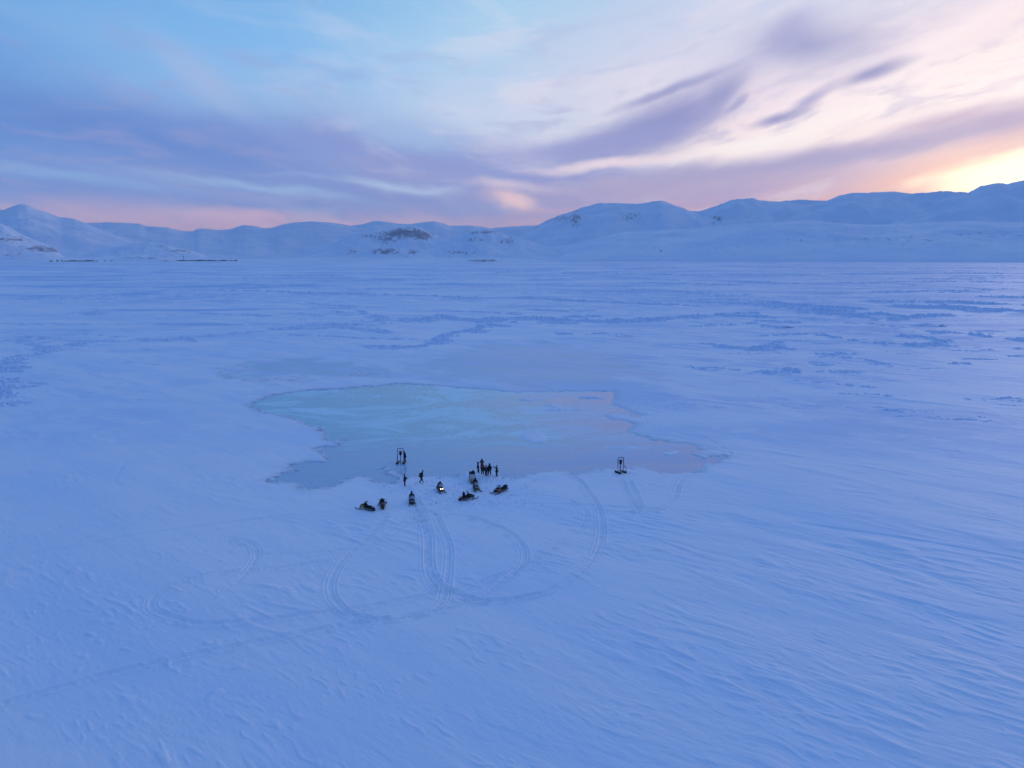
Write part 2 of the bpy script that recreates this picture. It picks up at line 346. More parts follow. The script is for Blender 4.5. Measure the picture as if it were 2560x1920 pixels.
TRACKS = [
 (gpts([(1070,150),(1100,210),(1125,240),(1140,290),(1140,360),(1150,420),(1190,475),(1270,512),(1370,525),(1470,518),(1570,495),(1660,450),(1720,400),(1760,340),(1775,270),(1765,190),(1730,130),(1690,80),(1640,40)], *k8), 1.25),
 (gpts([(1080,180),(1150,200),(1185,260),(1210,330),(1208,400),(1200,470),(1190,520),(1150,560),(1060,585),(960,595),(860,580),(800,540),(775,490),(785,430),(830,360),(890,310),(940,260),(980,215)], *k8), 1.1),
 (gpts([(1080,200),(1112,240),(1126,290),(1128,360),(1132,420),(1165,480),(1240,520),(1350,530)], *k8), .9),
 (gpts([(1140,205),(1260,212),(1360,240),(1430,270),(1480,320),(1490,370),(1460,420),(1380,480),(1300,520)], *k8), 1.0),
 (gpts([(1430,140),(1500,130),(1600,140),(1680,165),(1715,200),(1700,250),(1660,300),(1580,360),(1500,400),(1380,440),(1250,480),(1050,520),(900,550),(800,565),(600,590),(400,610),(280,610),(180,585),(120,560),(120,520),(170,480),(280,440),(450,415),(620,400),(760,375)], *k8), .8),
 (gpts([(-420,905),(-200,840),(-30,790),(200,740),(500,680),(800,620),(950,600),(1180,560),(1300,530),(1470,400),(1600,330)], *k8), .8),
 (gpts([(1770,185),(1850,195),(1920,200),(1990,185),(2040,150),(2060,90),(2090,60)], *k8), 1.0),
 (gpts([(860,330),(740,345),(620,350),(520,350),(440,320),(410,297)], *k8), .6),
 (gpts([(415,295),(480,315),(505,345),(490,390),(450,440),(390,490)], *k8), .7),
 (gpts([(0,1320),(300,1190),(620,1060),(900,940),(1170,830),(1210,805)], *k3), .5),
 (gpts([(540,930),(510,980),(492,1010),(540,1040),(650,1025),(800,960),(950,870)], *k3), .6),
 (gpts([(0,1420),(400,1240),(800,1060),(1150,900)], *k3), .4),
 (gpts([(660,760),(780,800),(880,850),(940,890),(900,920),(800,965),(730,1010),(700,1070)], *k4), .9),
 (gpts([(620,600),(600,680),(660,740),(760,745),(860,730),(950,690),(960,660),(900,630),(780,600),(700,620),(690,690),(740,740)], *k4), .7),
 (gpts([(560,600),(570,690),(580,760),(640,780)], *k4), .7), (gpts([(700,610),(740,670),(700,740)], *k4), .6),
 (gpts([(1500,760),(1700,790),(1900,840),(1985,870),(1960,885),(1850,880),(1700,860)], *k4), .6),
 (gpts([(460,1000),(520,980),(640,960),(760,960)], *k4), .7),
 (gpts([(1060,110),(1090,150),(1110,190),(1130,240)], *k8), .9), (gpts([(900,330),(1000,280),(1100,210),(1200,190),(1300,150)], *k8), .6),
 (gpts([(1330,190),(1400,160),(1470,110),(1560,75),(1640,60)], *k8), .7), (gpts([(550,520),(800,390),(1000,260),(1060,200)], *k8), .5),
 (gpts([(1130,400),(1300,290),(1420,200),(1560,120)], *k8), .5), (gpts([(1350,510),(1400,470),(1500,380),(1640,300)], *k8), .5),
 (gpts([(380,640),(560,720),(700,600)], *k8), .0),
]
FEET = [gpts([(1850,75),(1870,120),(1895,165),(1915,195)], *k8), gpts([(1880,80),(1905,130),(1925,180)], *k8),
        [G(958, 1221), G(975, 1212), G(994, 1204)], [G(994, 1204), G(1006, 1213)], [G(1013, 1160), G(1003, 1180), G(1011, 1205)],
        [G(1053, 1212), G(1090, 1200), G(1130, 1190), G(1190, 1186)], [G(1240, 1195), G(1200, 1205), G(1190, 1215)]]

# ------------------------------------------------------------------ ground
azs = np.concatenate([np.linspace(-180, -44, 60)[:-1], np.linspace(-44, 44, 1500), np.linspace(44, 180, 60)[1:-1]])
azr = np.radians(azs)
dep = np.concatenate([np.linspace(84, 45, 24)[:-1], np.linspace(45, 6, 1000)[:-1], np.linspace(6, .2, 230)])
rs = CH / np.tan(np.radians(dep)); rs = np.concatenate([[.02, 1.5], rs, [14000, 22000, 34000]])
NI, NJ = len(rs), len(azs)
RR, AA = np.meshgrid(rs, azr, indexing='ij')
GX, GY = RR * np.sin(AA), RR * np.cos(AA)
TH = R(-38)
def uv(x, y): return x * math.cos(TH) + y * math.sin(TH), -x * math.sin(TH) + y * math.cos(TH)
U, V = uv(GX, GY)
dr = np.maximum(np.gradient(rs)[:, None], .05)
def fade(l): return np.clip(l / (2.2 * dr), 0, 1) ** 1.5 if l < 1e9 else 1
V2 = V + 3.0 * pn(GX / 30, GY / 30, 5) + .5 * pn(GX / 5, GY / 5, 6)
H = .16 + .22 * pn(U / 34, V2 / 15, 1) * fade(15) + .09 * pn(U / 12, V2 / 5, 2) * fade(5)
side = sst(GX - .10 * GY, -12, 24)                               # the right hand side is more wind-cut
patch = sst(pn(U / 38, V / 22, 9) + .25 * side, .02, .38)
rg = lambda a, b, s, p: (1 - np.minimum(1, np.abs(pn(U / a, V2 / b, s)) * 2.2)) ** p
sp = lambda a, b, s_, lo, p=.6: np.clip(pn(U / a + .3 * pn(U / 9, V / 9, s_ + 50), V2 / b, s_) - lo, 0, 1) ** p   # short wind-cut plates with a sharp edge
p2 = sst(pn(U / 17, V / 10, 19) + .22 * side, .02, .4); p3 = sst(pn(U / 12, V / 8, 23) + .1 * side, .1, .45)
H += fade(3.0) * .31 * fbm(U / 20, V2 / 6.5, 11, 3) * (.10 + .9 * side) * sst(pn(GX / 28, GY / 34, 15), -.35, .25)
H += fade(2.0) * .38 * (1 + sst(RR, 90, 220)) * sp(11, 3.0, 12, .14) * side * sst(pn(U / 26, V / 18, 14), -.1, .35)
H += fade(1.2) * .22 * sp(5.5, 1.4, 21, .15) * p2
p4 = sst(pn(GX / 6, GY / 5, 29) + .25 * pn(GX / 30, GY / 30, 28), -.05, .35)
H += fade(.8) * .15 * sp(2.6, .7, 31, .16, .45) * np.maximum(p3, .5 * p2)
H += fade(.6) * .085 * sp(1.5, .5, 33, .2, .4) * p4
H += fade(.5) * .03 * np.abs(fbm(U / 1.2, V2 / .6, 35, 3)) * sst(pn(GX / 9, GY / 9, 36), -.1, .3)
H += fade(.6) * .05 * fbm(U / 3, V2 / .9, 25, 3) * (.25 + .75 * patch)
H += fade(.5) * .015 * pn(U / 1.3, V2 / .5, 41)
bx, by = G(330, 1600)
cl = np.exp(-(((GX - bx) / 11) ** 2 + ((GY - by) / 12) ** 2)) + .35 * sst(pn(GX / 20, GY / 20, 77), .15, .4)
H += fade(.8) * np.clip(pn(U / 2.4, V2 / 1.1, 51) + .4 * pn(GX / .8, GY / .8, 52) - .3, 0, 1) ** 1.3 * .55 * np.clip(cl, 0, 1)

def block(x0, x1, y0, y1):                                       # grid index ranges covering a ground rectangle
    cx = np.array([x0, x0, x1, x1]); cy = np.array([y0, y1, y0, y1])
    a = np.degrees(np.arctan2(cx, cy)); r = np.hypot(cx, cy)
    rmin = max(y0, 0) if x0 < 0 < x1 else r.min()
    i0, i1 = np.searchsorted(rs, [rmin, r.max()]); j0, j1 = np.searchsorted(azs, [a.min(), a.max()])
    return slice(max(0, i0 - 1), i1 + 1), slice(max(0, j0 - 1), j1 + 1)
def inside(px, py, poly):
    c = np.zeros(px.shape, bool); P = np.array(poly)
    for (x0, y0), (x1, y1) in zip(P, np.roll(P, -1, 0)):
        if y0 == y1: continue
        c ^= ((y0 > py) != (y1 > py)) & (px < (x1 - x0) * (py - y0) / (y1 - y0) + x0)
    return c
def segd(px, py, a, b):
    dx, dy = b[0] - a[0], b[1] - a[1]
    t = np.clip(((px - a[0]) * dx + (py - a[1]) * dy) / (dx * dx + dy * dy + 1e-9), 0, 1)
    return np.hypot(px - a[0] - t * dx, py - a[1] - t * dy)
def sdist(px, py, poly):
    d = np.full(px.shape, 1e9)
    for a, b in zip(poly, poly[1:] + poly[:1]): d = np.minimum(d, segd(px, py, a, b))
    return np.where(inside(px, py, poly), -d, d)

rough = sst(fbm(GX / 420, GY / 150, 301, 4) + .25 * sst(GX / np.maximum(RR, 1), -.2, .5), -.22, .2) * sst(RR, 350, 700) * (1 - sst(RR, 4300, 4800))
rough = np.maximum(rough, (.30 + .25 * side) * sst(RR, 100, 180) * (1 - sst(RR, 1200, 2000)) * sst(fbm(GX / 60, GY / 24, 305, 3), -.4, .2))
rough = np.maximum(rough, .85 * sst(fbm(GX / 130, GY / 34, 302, 4) + .15 * side, .05, .45) * sst(RR, 170, 330) * (1 - sst(RR, 700, 1100)))
wet = np.zeros(H.shape); silt = np.zeros(H.shape); sd_all = np.full(H.shape, 50.0)
# pools: signed distance with a ragged edge
sl_ = block(-90, 75, 95, 260)
bxs, bys = GX[sl_], GY[sl_]
wxx = bxs + .9 * pn(bxs / 4, bys / 6, 61) + .6 * pn(bxs / 1.3, bys / 2, 62)
wyy = bys + 1.5 * pn(bxs / 4, bys / 6, 63) + .9 * pn(bxs / 1.3, bys / 2, 64)
s = sdist(wxx, wyy, POOL)
eisle = np.full(s.shape, -9.0)
for (ix, iy), (rx, ry) in ISLES:
    X0, Y0 = G(500 + ix * .6329, 820 + iy * .6329); X1, _ = G(500 + (ix + rx) * .6329, 820 + iy * .6329); _, Y1 = G(500 + ix * .6329, 820 + (iy - ry) * .6329)
    a, b = X1 - X0, Y1 - Y0
    e = (1 - np.hypot((wxx - X0) / a, (wyy - Y0) / b)) * min(a, b)
    s = np.maximum(s, e); eisle = np.maximum(eisle, e)
sd_all[sl_] = s
# scattered frozen lumps standing in the slush near the far shore
lump = sst(pn(bxs / 1.2, bys / 2.2, 66), .42, .55) * sst(s, -14, -1) * sst(bys, 165, 215) * (s < 0) * (bxs > -25)
hb = H[sl_] * .55 + .05
edge = .16 * rg(2, 1.2, 70, 2)[sl_] * np.exp(-((s - .6) / .9) ** 2) * sst(pn(bxs / 5, bys / 5, 71), -.2, .3)
slush = .10 * sst(s, -3.2, -.1) * np.clip(sst(bys, 140, 165) + sst(bxs, 18, 28) + .35, 0, 1) * sst(fbm(bxs / 2.2, bys / 3.2, 72, 3), .0, .3)
out_h = np.maximum(hb, .035) * sst(s, 0, 2.2) + .02 + .05 * sst(s, 0, .4) + edge + .10 * sst(eisle, 0, .6)
H[sl_] = np.where(s > 0, out_h, np.maximum(-.25, s * .12) + lump * .42 + slush * 1.3)
silt[sl_] = np.exp(-((s - .3) / .9) ** 2) * sst(bxs, 8, -35) * .8 + .2 * np.exp(-((s - .2) / .6) ** 2) * (eisle < -.4)
wet[sl_] = np.maximum(wet[sl_], np.where(s < 0, 1.0, np.exp(-np.clip(s, 0, 9) / 1.6) * .6) * (eisle < -.4))
for k, P in enumerate(WET):
    P2 = np.array(P); b2 = block(P2[:, 0].min() - 15, P2[:, 0].max() + 15, P2[:, 1].min() - 20, P2[:, 1].max() + 20)
    x_, y_ = GX[b2], GY[b2]
    s2 = sdist(x_ + 9 * fbm(x_ / 12, y_ / 14, 81, 3), y_ + 14 * fbm(x_ / 12, y_ / 14, 82, 3), P)
    w = sst(s2 + 9 * fbm(x_ / 12, y_ / 16, 85, 4), 6, -16) * (1.0 if k == 0 else .8) * (sd_all[b2] > 0)
    wet[b2] = np.maximum(wet[b2], w * (1.0 if k == 0 else .9))
    H[b2] = np.where(sd_all[b2] > 0, H[b2] * (1 - w * .65) + .05 * w, H[b2])
    if k == 0: silt[b2] = np.maximum(silt[b2], .7 * np.exp(-((s2 + 1) / 1.5) ** 2) * sst(y_, 235, 205))
# snowmobile tracks: belt rut, two ski ruts and thrown rims
def stamp(poly, amp):
    P = spline(poly, .8); n = len(P); L = 0
    best = {}
    D = np.full(H.shape, 9.0, np.float32) if False else None
    seg = 10
    lo, hi = P.min(0) - 3, P.max(0) + 3
    bk = block(lo[0], hi[0], max(1, lo[1]), hi[1]); x_, y_ = GX[bk], GY[bk]
    Dm = np.full(x_.shape, 9.0); i_off, j_off = bk[0].start, bk[1].start
    for k in range(0, n - 1, seg):
        Q = P[k:k + seg + 1]
        if len(Q) < 2: continue
        l2, h2 = Q.min(0) - 1.2, Q.max(0) + 1.2
        b2 = block(l2[0], h2[0], max(1, l2[1]), h2[1])
        s2 = (slice(max(0, b2[0].start - i_off), max(0, b2[0].stop - i_off)), slice(max(0, b2[1].start - j_off), max(0, b2[1].stop - j_off)))
        xx, yy = x_[s2], y_[s2]
        if not xx.size: continue
        d = Dm[s2]
        for a, b in zip(Q[:-1], Q[1:]): d = np.minimum(d, segd(xx, yy, a, b))
        Dm[s2] = d
    d = Dm * 1.22; w = np.exp
    nz = .7 + .8 * pn(x_ / 1.1, y_ / 1.1, 90)
    prof = -.085 * (d < .33) * sst(d, .36, .26) - .075 * w(-((d - .60) / .10) ** 2) + .05 * w(-((d - .42) / .09) ** 2) + .065 * w(-((d - .82) / .12) ** 2)
    prof += .02 * (d < .28) * np.sin(x_ * 9 + y_ * 5)
    H[bk] += np.where(sd_all[bk] > .3, prof * amp * np.clip(nz, .3, 1.3) * fade(.9)[bk[0]], 0)
for P, a in TRACKS:
    if a > 0: stamp(P, a * 1.0)
rnd_ = random.Random(4)
cx_, cy_ = G(1130, 1225)
for k in range(420):
    if k < 240: fx, fy = G(rnd_.gauss(1130, 90), rnd_.uniform(1192, 1268))
    else: fx, fy = G(rnd_.gauss(1215, 40), rnd_.gauss(1196, 7))
    b2 = block(fx - .6, fx + .6, fy - .6, fy + .6); q = rnd_.uniform(0, 3.14); rx_, ry_ = GX[b2] - fx, GY[b2] - fy
    d = np.hypot((rx_ * math.cos(q) + ry_ * math.sin(q)) / .26, (-rx_ * math.sin(q) + ry_ * math.cos(q)) / .13)
    H[b2] += np.where(sd_all[b2] > 0, -.16 * np.exp(-d * d) + .03 * np.exp(-((d - 1.7) / .5) ** 2), 0)
for P in FEET:
    Q = spline(P, .38)
    for k, (fx, fy) in enumerate(Q):
        if k % 1 == 0:
            t = Q[min(k + 1, len(Q) - 1)] - Q[max(k - 1, 0)]; t /= np.linalg.norm(t) + 1e-6
            sx_ = (1 if k % 2 else -1) * .16; fx += -t[1] * sx_ + rnd_.uniform(-.06, .06); fy += t[0] * sx_ + rnd_.uniform(-.06, .06)
            b2 = block(fx - .7, fx + .7, fy - .7, fy + .7)
            d = np.hypot(GX[b2] - fx, (GY[b2] - fy))
            H[b2] += np.where(sd_all[b2] > 0, -.15 * np.exp(-(d / .17) ** 2) + .05 * np.exp(-((d - .32) / .1) ** 2), 0)
far = sst(RR, 3000, 7000); H = H * (1 - far) + .05 * far
gr = mesh_grid('snow_ground', np.stack([GX, GY, H], -1).reshape(-1, 3), NI, NJ, M_SNOW, True, True, dict(wet=wet, silt=silt, rough=rough))
tag(gr, kind='structure')

def ground(x, y):
    r = math.hypot(x, y); a = math.degrees(math.atan2(x, y))
    i = min(NI - 2, max(0, np.searchsorted(rs, r) - 1)); j = min(NJ - 2, max(0, np.searchsorted(azs, a) - 1))
    t = (r - rs[i]) / (rs[i + 1] - rs[i]); u = (a - azs[j]) / (azs[j + 1] - azs[j])
    return float((H[i, j] * (1 - t) + H[i + 1, j] * t) * (1 - u) + (H[i, j + 1] * (1 - t) + H[i + 1, j + 1] * t) * u)
def surface(x, y): return max(ground(x, y), 0.0)

# frozen melt pool: a flat sheet at level 0, its shore is where the snow rises through it
n1, n2 = 40, 40
gx, gy = np.meshgrid(np.linspace(-90, 75, n1), np.linspace(92, 262, n2), indexing='ij')
ice = mesh_grid('ice', np.stack([gx, gy, gx * 0], -1).reshape(-1, 3), n1, n2, M_ICE)
ice.data.flip_normals()
tag(ice, kind='structure')

# ------------------------------------------------------------------ ridges of broken ice
def ridge(pts, thick, hmax, seed, dens=.5, name='ice_ridge'):
    """pts in photo px, thick = depth of the rubble in photo px"""
    P = [G(*p) for p in pts]
    rr = np.mean([math.hypot(*p) for p in P])
    wd = thick * rr * rr / (CH * FPX) + 1.0
    cs = max(.55, rr * .0021)
    Q = spline(P, cs); n = len(Q); m = max(7, int(2 * wd / cs) | 1)
    T = np.gradient(Q, axis=0); T /= np.linalg.norm(T, axis=1)[:, None] + 1e-9
    Nn = np.stack([-T[:, 1], T[:, 0]], -1)
    t = np.linspace(-1, 1, m)
    XY = Q[:, None, :] + Nn[:, None, :] * (t * wd)[None, :, None]
    rng = np.random.RandomState(seed)
    XY = XY + (rng.rand(n, m, 2) - .5) * cs * .8
    x_, y_ = XY[..., 0], XY[..., 1]
    s_ = np.arange(n)[:, None] * cs
    endt = np.clip(np.minimum(np.arange(n), np.arange(n)[::-1]) / max(1, n * .12), 0, 1)[:, None]
    off = .5 * pn(s_ / (wd * 2.5) + 0 * x_, 0 * x_ + seed, 7)
    wid = .52 + .9 * pn(s_ / (wd * 1.6) + 0 * x_, 0 * x_ + 31.7 + seed, 8) + .5 * pn(s_ / (wd * .4) + 0 * x_, 0 * x_ + 3.7 + seed, 9)
    env = sst(1 - np.abs(t[None, :] - off) / np.clip(wid, .06, 1.1) , 0, .6) * endt
    env = env * sst(fbm(x_ / (wd * .8), y_ / (wd * .45), seed + 3, 3) + .35 * dens, -.05, .3)
    hh = (rng.rand(n, m) ** 1.6) * .75 + .45 * np.clip(fbm(x_ / (cs * 4), y_ / (cs * 4), seed, 2) + .4, 0, 1)
    gz = np.array([ground(a, b) for a, b in zip(x_.ravel()[::1], y_.ravel()[::1])]).reshape(n, m) if n * m < 6000 else np.full((n, m), .12)
    z = gz + env * hh * hmax - .14 + .0 * x_
    z = np.where(env < .04, gz - .5, z)
    o = mesh_grid(name, np.stack([x_, y_, z], -1).reshape(-1, 3), n, m, M_RIDGE, False)
    tag(o, kind='structure'); return o
M_RIDGE = bpy.data.materials.new('ridge_ice'); M_RIDGE.use_nodes = True
_b = M_RIDGE.node_tree.nodes['Principled BSDF']; _q = NG(M_RIDGE.node_tree); _t = _q.n('ShaderNodeTexCoord')
_q.put(_b.inputs['Base Color'], _q.mix(_q.noise(_t.outputs['Object'], .4, 4, .6), (.52, .67, .86, 1), (.74, .81, .90, 1)))
_b.inputs['Roughness'].default_value = .6
RIDGES = [
 ([(-60,1010),(-10,985),(22,960),(20,935),(0,915)], 20, 1.1), ([(-90,1035),(-30,1020),(20,1012),(60,1018)], 9, .8), ([(0,925),(30,903),(70,890),(110,882),(160,870),(200,862),(250,850),(320,846)], 7, .8),
 ([(10,858),(50,847),(90,848),(112,862),(118,882)], 9, .7), ([(120,838),(200,836),(270,842),(330,848)], 3, .5),
 ([(320,846),(420,852),(470,845),(560,838),(640,830),(700,824)], 6, .7), ([(420,850),(460,846),(492,858)], 5, .8),
 ([(640,828),(700,822),(760,822),(860,822),(930,826),(1000,835)], 7, .8), ([(700,822),(800,814),(930,812),(1040,806),(1090,808)], 6, 1.1),
 ([(880,806),(1000,800),(1120,802),(1210,800),(1240,806)], 9, 1.3), ([(1090,785),(1130,795),(1180,800),(1245,822)], 7, 1.1),
 ([(1230,808),(1190,825),(1130,838),(1100,855),(1060,868),(960,870),(880,862)], 9, 1.0), ([(700,836),(820,842),(940,848),(1080,850)], 5, .6),
 ([(30,747),(110,748),(160,742)], 3, .8), ([(210,739),(260,738),(330,733),(400,731)], 3, .9),
 ([(400,730),(500,727),(600,728),(700,730),(820,735),(960,738),(1100,742),(1200,745),(1280,746)], 2.2, 1.5),
 ([(1280,742),(1400,751),(1500,756),(1600,760),(1700,764),(1780,766)], 3, 1.6), ([(740,775),(800,770),(880,775),(930,790),(960,800)], 4, .8),
 ([(1280,792),(1350,798),(1450,803),(1550,806),(1640,800),(1700,796),(1755,790)], 9, 1.5), ([(1100,778),(1180,780),(1260,784),(1330,790)], 3, .9),
 ([(1700,798),(1780,790),(1850,792),(1970,796)], 6, 1.5), ([(1370,830),(1440,838),(1520,835),(1600,845)], 8, .7),
 ([(1700,757),(1800,757),(1900,765),(1960,770),(2040,774)], 5, 1.3), ([(1910,766),(1950,762),(2000,768),(2100,770),(2180,775),(2240,778)], 8, 1.6),
 ([(1960,780),(2040,780),(2140,785),(2200,793),(2250,796),(2330,790),(2380,787)], 11, 1.9), ([(2150,757),(2240,756),(2330,757),(2420,758),(2500,761),(2650,765)], 5, 1.9),
 ([(2200,766),(2340,770),(2450,776),(2560,782),(2700,788)], 9, 1.9), ([(2160,800),(2230,802),(2260,798)], 4, 1.5), ([(1990,736),(2150,733),(2330,728),(2560,722)], 3, 1.5),
 ([(2430,742),(2560,745),(2700,747)], 3, 1.5), ([(1500,733),(1650,730),(1800,728)], 1.6, 1.0),
 ([(1870,842),(1960,838),(2040,838),(2110,850),(2160,856)], 6, .9), ([(2150,856),(2240,862),(2320,864),(2385,861)], 7, 1.0), ([(2260,838),(2330,850),(2385,860)], 7, .9),
 ([(2280,834),(2380,834),(2460,842),(2560,850),(2700,856)], 8, 1.1), ([(1740,862),(1800,866),(1880,872),(1950,864),(1900,850)], 9, .8),
 ([(1700,918),(1780,925),(1860,930),(1905,937)], 9, .6), ([(1925,928),(1970,924),(2040,930),(2120,934),(2190,937)], 9, .7),
 ([(2440,874),(2480,875)], 8, .6), ([(2510,890),(2600,895)], 9, .5), ([(1780,884),(1860,886),(1980,884)], 4, .4), ([(2020,892),(2090,896),(2170,900),(2230,925)], 7, .5),
 ([(1960,950),(2040,958),(2130,965),(2210,972)], 8, .45), ([(2080,985),(2150,990),(2240,992)], 8, .45), ([(2300,1040),(2430,1050),(2480,1045)], 14, .4),
 ([(2380,990),(2460,1000),(2600,1003)], 8, .45), ([(2180,1015),(2260,1030),(2330,1025)], 9, .4),
 ([(300,905),(370,912),(420,918),(500,915)], 5, .3), ([(150,700),(400,698),(700,694),(900,690)], 1.3, 1.3), ([(800,678),(1000,674),(1200,676),(1500,672)], 1.6, 2.0),
 ([(1280,686),(1500,684),(1800,690),(2100,688),(2400,684),(2700,686)], 2.6, 2.2), ([(1500,672),(1800,668),(2200,672),(2700,670)], 1.2, 2.5),
 ([(1150,716),(1300,712),(1480,716)], 1.4, 1.0), ([(300,720),(500,714),(800,716)], 1.0, .8), ([(1900,706),(2100,710),(2300,704),(2650,708)], 2.4, 1.6), ([(1640,748),(1760,742),(1900,742)], 2, .9)]
for k, (p, t_, h_) in enumerate(RIDGES): ridge(p, t_ * .72, h_ * 1.15, 100 + k)
rq = random.Random(31)
for k in range(90):                            # lesser ridges all over the far half of the plain
    yy = rq.choice([rq.uniform(666, 700), rq.uniform(680, 760), rq.uniform(740, 820), rq.uniform(780, 930)]); xx = rq.triangular(-100, 2700, 2100) if rq.random() < .65 else rq.uniform(-100, 2650)
    if 810 < yy and 500 < xx < 1700: continue
    sc_ = (yy - 640) / 120.0; ln = rq.uniform(50, 330) * (1.1 if yy < 760 else .7); sl = rq.uniform(-.02, .05) * (1 if yy < 780 else 1.6)
    pts = [(xx + ln * t, yy + ln * t * sl + rq.uniform(-2.2, 2.2) * sc_) for t in (0, .25, .5, .75, 1)]
    ridge(pts, rq.uniform(.8, 3.2) * sc_ ** 1.1 + .5, rq.uniform(.6, 1.3) * (1.5 if yy < 720 else 1.0), 400 + k)
# countless small wind-cut blocks and thin far streaks, as one mass
rr_ = random.Random(12); VV = []; FF = []
def streak(x, y, ln, wd, h):
    c = math.hypot(x, y); n = max(4, int(ln / max(.6, c * .002))); m = 5
    base = len(VV); ang = rr_.uniform(-.25, .1)
    for i in range(n):
        e = max(0.0, math.sin(math.pi * i / (n - 1))) ** .5
        for j in range(m):
            w = (j / (m - 1) * 2 - 1); q = (1 - w * w)
            lx = (i / (n - 1) - .5) * ln; ly = w * wd * (.4 + .6 * e) + rr_.uniform(-.2, .2) * wd
            VV.append((x + lx * math.cos(ang) - ly * math.sin(ang), y + lx * math.sin(ang) + ly * math.cos(ang), .02 + q * e * h * rr_.uniform(.15, 1.0) - (0.35 if abs(w) == 1 else 0)))
    for i in range(n - 1):
        for j in range(m - 1):
            a = base + i * m + j; FF.append((a, a + m, a + m + 1, a + 1))
for k in range(3600):
    yy = rr_.choice([rr_.uniform(664, 700), rr_.uniform(690, 880), rr_.uniform(700, 800), rr_.uniform(820, 1060)]); xx = rr_.uniform(-150, 2750)
    if yy > 820 and 480 < xx < 1850: continue
    if yy > 850 and xx < 500 and rr_.random() < .5: continue
    if xx < 1100 and rr_.random() < .5: continue
    x, y = G(xx, yy); c = math.hypot(x, y)
    if fbm(np.array([x / (c * .35)]), np.array([yy / 14.]), 200, 2)[0] < -.05: continue
    streak(x, y, c * rr_.uniform(.01, .07), c * rr_.uniform(.001, .004) * (c / 400), min(1.6, .25 + c * .0006) * rr_.uniform(.4, 1))
me = bpy.data.meshes.new('ice_rubble'); me.from_pydata(VV, [], FF); me.materials.append(M_RIDGE)
ob = bpy.data.objects.new('ice_rubble', me); C.objects.link(ob); tag(ob, kind='stuff')

# ------------------------------------------------------------------ mountains, far to near; each has its own distance, front slope and back slope
k5 = lambda L: [(a * .4069, 480 + b * .4069) for a, b in L]
k6 = lambda L: [(800 + a * .4069, 480 + b * .4069) for a, b in L]
k7 = lambda L: [(1660 + a * .4069, 400 + b * .4069) for a, b in L]
def hill(name, prof, Db, Dc, seed, relief=.16, rocks=(), grow=1.0):
    A = np.array([AE(x, y) for x, y in prof]); a_, e_ = A[:, 0], A[:, 1]
    naz = int(max(60, min(620, (a_[-1] - a_[0]) / .075))); nr = 90
    azz = np.linspace(a_[0], a_[-1], naz)
    ee = np.interp(azz, a_, e_)
    kz = np.array([1, 2, 1]) / 4; ee = np.convolve(np.pad(ee, 1, mode='edge'), kz, 'valid'); relief *= .95
    t = np.concatenate([np.linspace(0, 1, 66), np.linspace(1, 2, 25)[1:]]); nr = len(t)
    endf = np.clip(np.minimum(azz - azz[0], azz[-1] - azz) / 1.2, 0, 1)
    T_, Az = np.meshgrid(t, azz, indexing='ij')
    D = np.where(T_ <= 1, Db + (Dc - Db) * T_, Dc + (Dc - Db) * .9 * (T_ - 1))
    D = D * (1 + .012 * pn(Az / 2.0, 0 * Az, seed + 4) * np.sin(np.pi * np.clip(T_, 0, 1)))
    zc = np.maximum(3, CH + Dc * np.tan(np.radians(ee)))
    zc = zc * (1 + .008 * fbm(azz / .5, azz * 0, seed + 9, 4)) * sst(endf, 0, 1) + 2
    Sx = np.where(T_ <= 1, np.power(np.clip(T_, 0, 1), grow) , np.power(np.clip(2 - T_, 0, 1), .9))
    Sx = np.where(T_ <= 1, .35 * Sx + .65 * (Sx * Sx * (3 - 2 * Sx)), Sx)
    x_, y_ = D * np.sin(np.radians(Az)), D * np.cos(np.radians(Az))
    Z_ = zc[None, :] * Sx
    L = (Dc - Db)
    gul = fbm(x_ / (L * .26), y_ / (L * .22), seed, 5); wx_ = .35 * L * pn(x_ / L, y_ / L, seed + 7); gul2 = 1 - np.abs(fbm((x_ + wx_ + .4 * y_) / (L * .24), (y_ - .4 * x_) / (L * .42), seed + 2, 3)) * 2.2
    win = np.sin(np.pi * np.clip(T_, 0, 1)) ** .8
    Z_ = Z_ + zc[None, :] * relief * win * (gul + .45 * (gul2 - .6)) * np.where(T_ > 1, 0, 1)
    Z_ = Z_ + zc[None, :] * .012 * fbm(x_ / 90, y_ / 90, seed + 6, 3) * np.clip(T_ * 6, 0, 1)
    Z_ = np.where((T_ == 0) | (T_ >= 2), -6, Z_)
    Z_[:, 0] = -6; Z_[:, -1] = -6
    elv = np.degrees(np.arctan2(Z_ - CH, D)); rk = np.zeros(Z_.shape)
    for cx, cy, rx, ry, s_ in rocks:
        a0, e0 = AE(cx, cy); ra = rx / FPX * 57.3; re = ry / FPX * 57.3
        rk = np.maximum(rk, s_ * np.exp(-(((Az - a0) / ra) ** 2 + ((elv - e0) / re) ** 2)))
    o = mesh_grid(name, np.stack([x_, y_, Z_], -1).reshape(-1, 3), nr, naz, M_HILL, True, False, dict(rock=rk))
    o.data.flip_normals(); tag(o, kind='structure'); return o
hill('mountain', [(-700, 600), (-400, 560), (-150, 540), (0, 524), (30, 526), (80, 545), (160, 560), (300, 610)], 11000, 15000, 1)
hill('mountain', k5([(250,330),(380,250),(440,180),(520,192),(590,190),(660,187),(750,190),(850,195),(900,210),(1030,220),(1100,238),(1150,245),(1190,243),(1210,227),(1260,226),(1340,235),(1420,230),(1460,215),(1500,205),(1560,210),(1620,225),(1680,220),(1730,205),(1800,190),(1850,186),(1930,183),(2050,190),(2150,207),(2250,225),(2500,300)]), 9500, 13000, 2, .10, grow=.8)
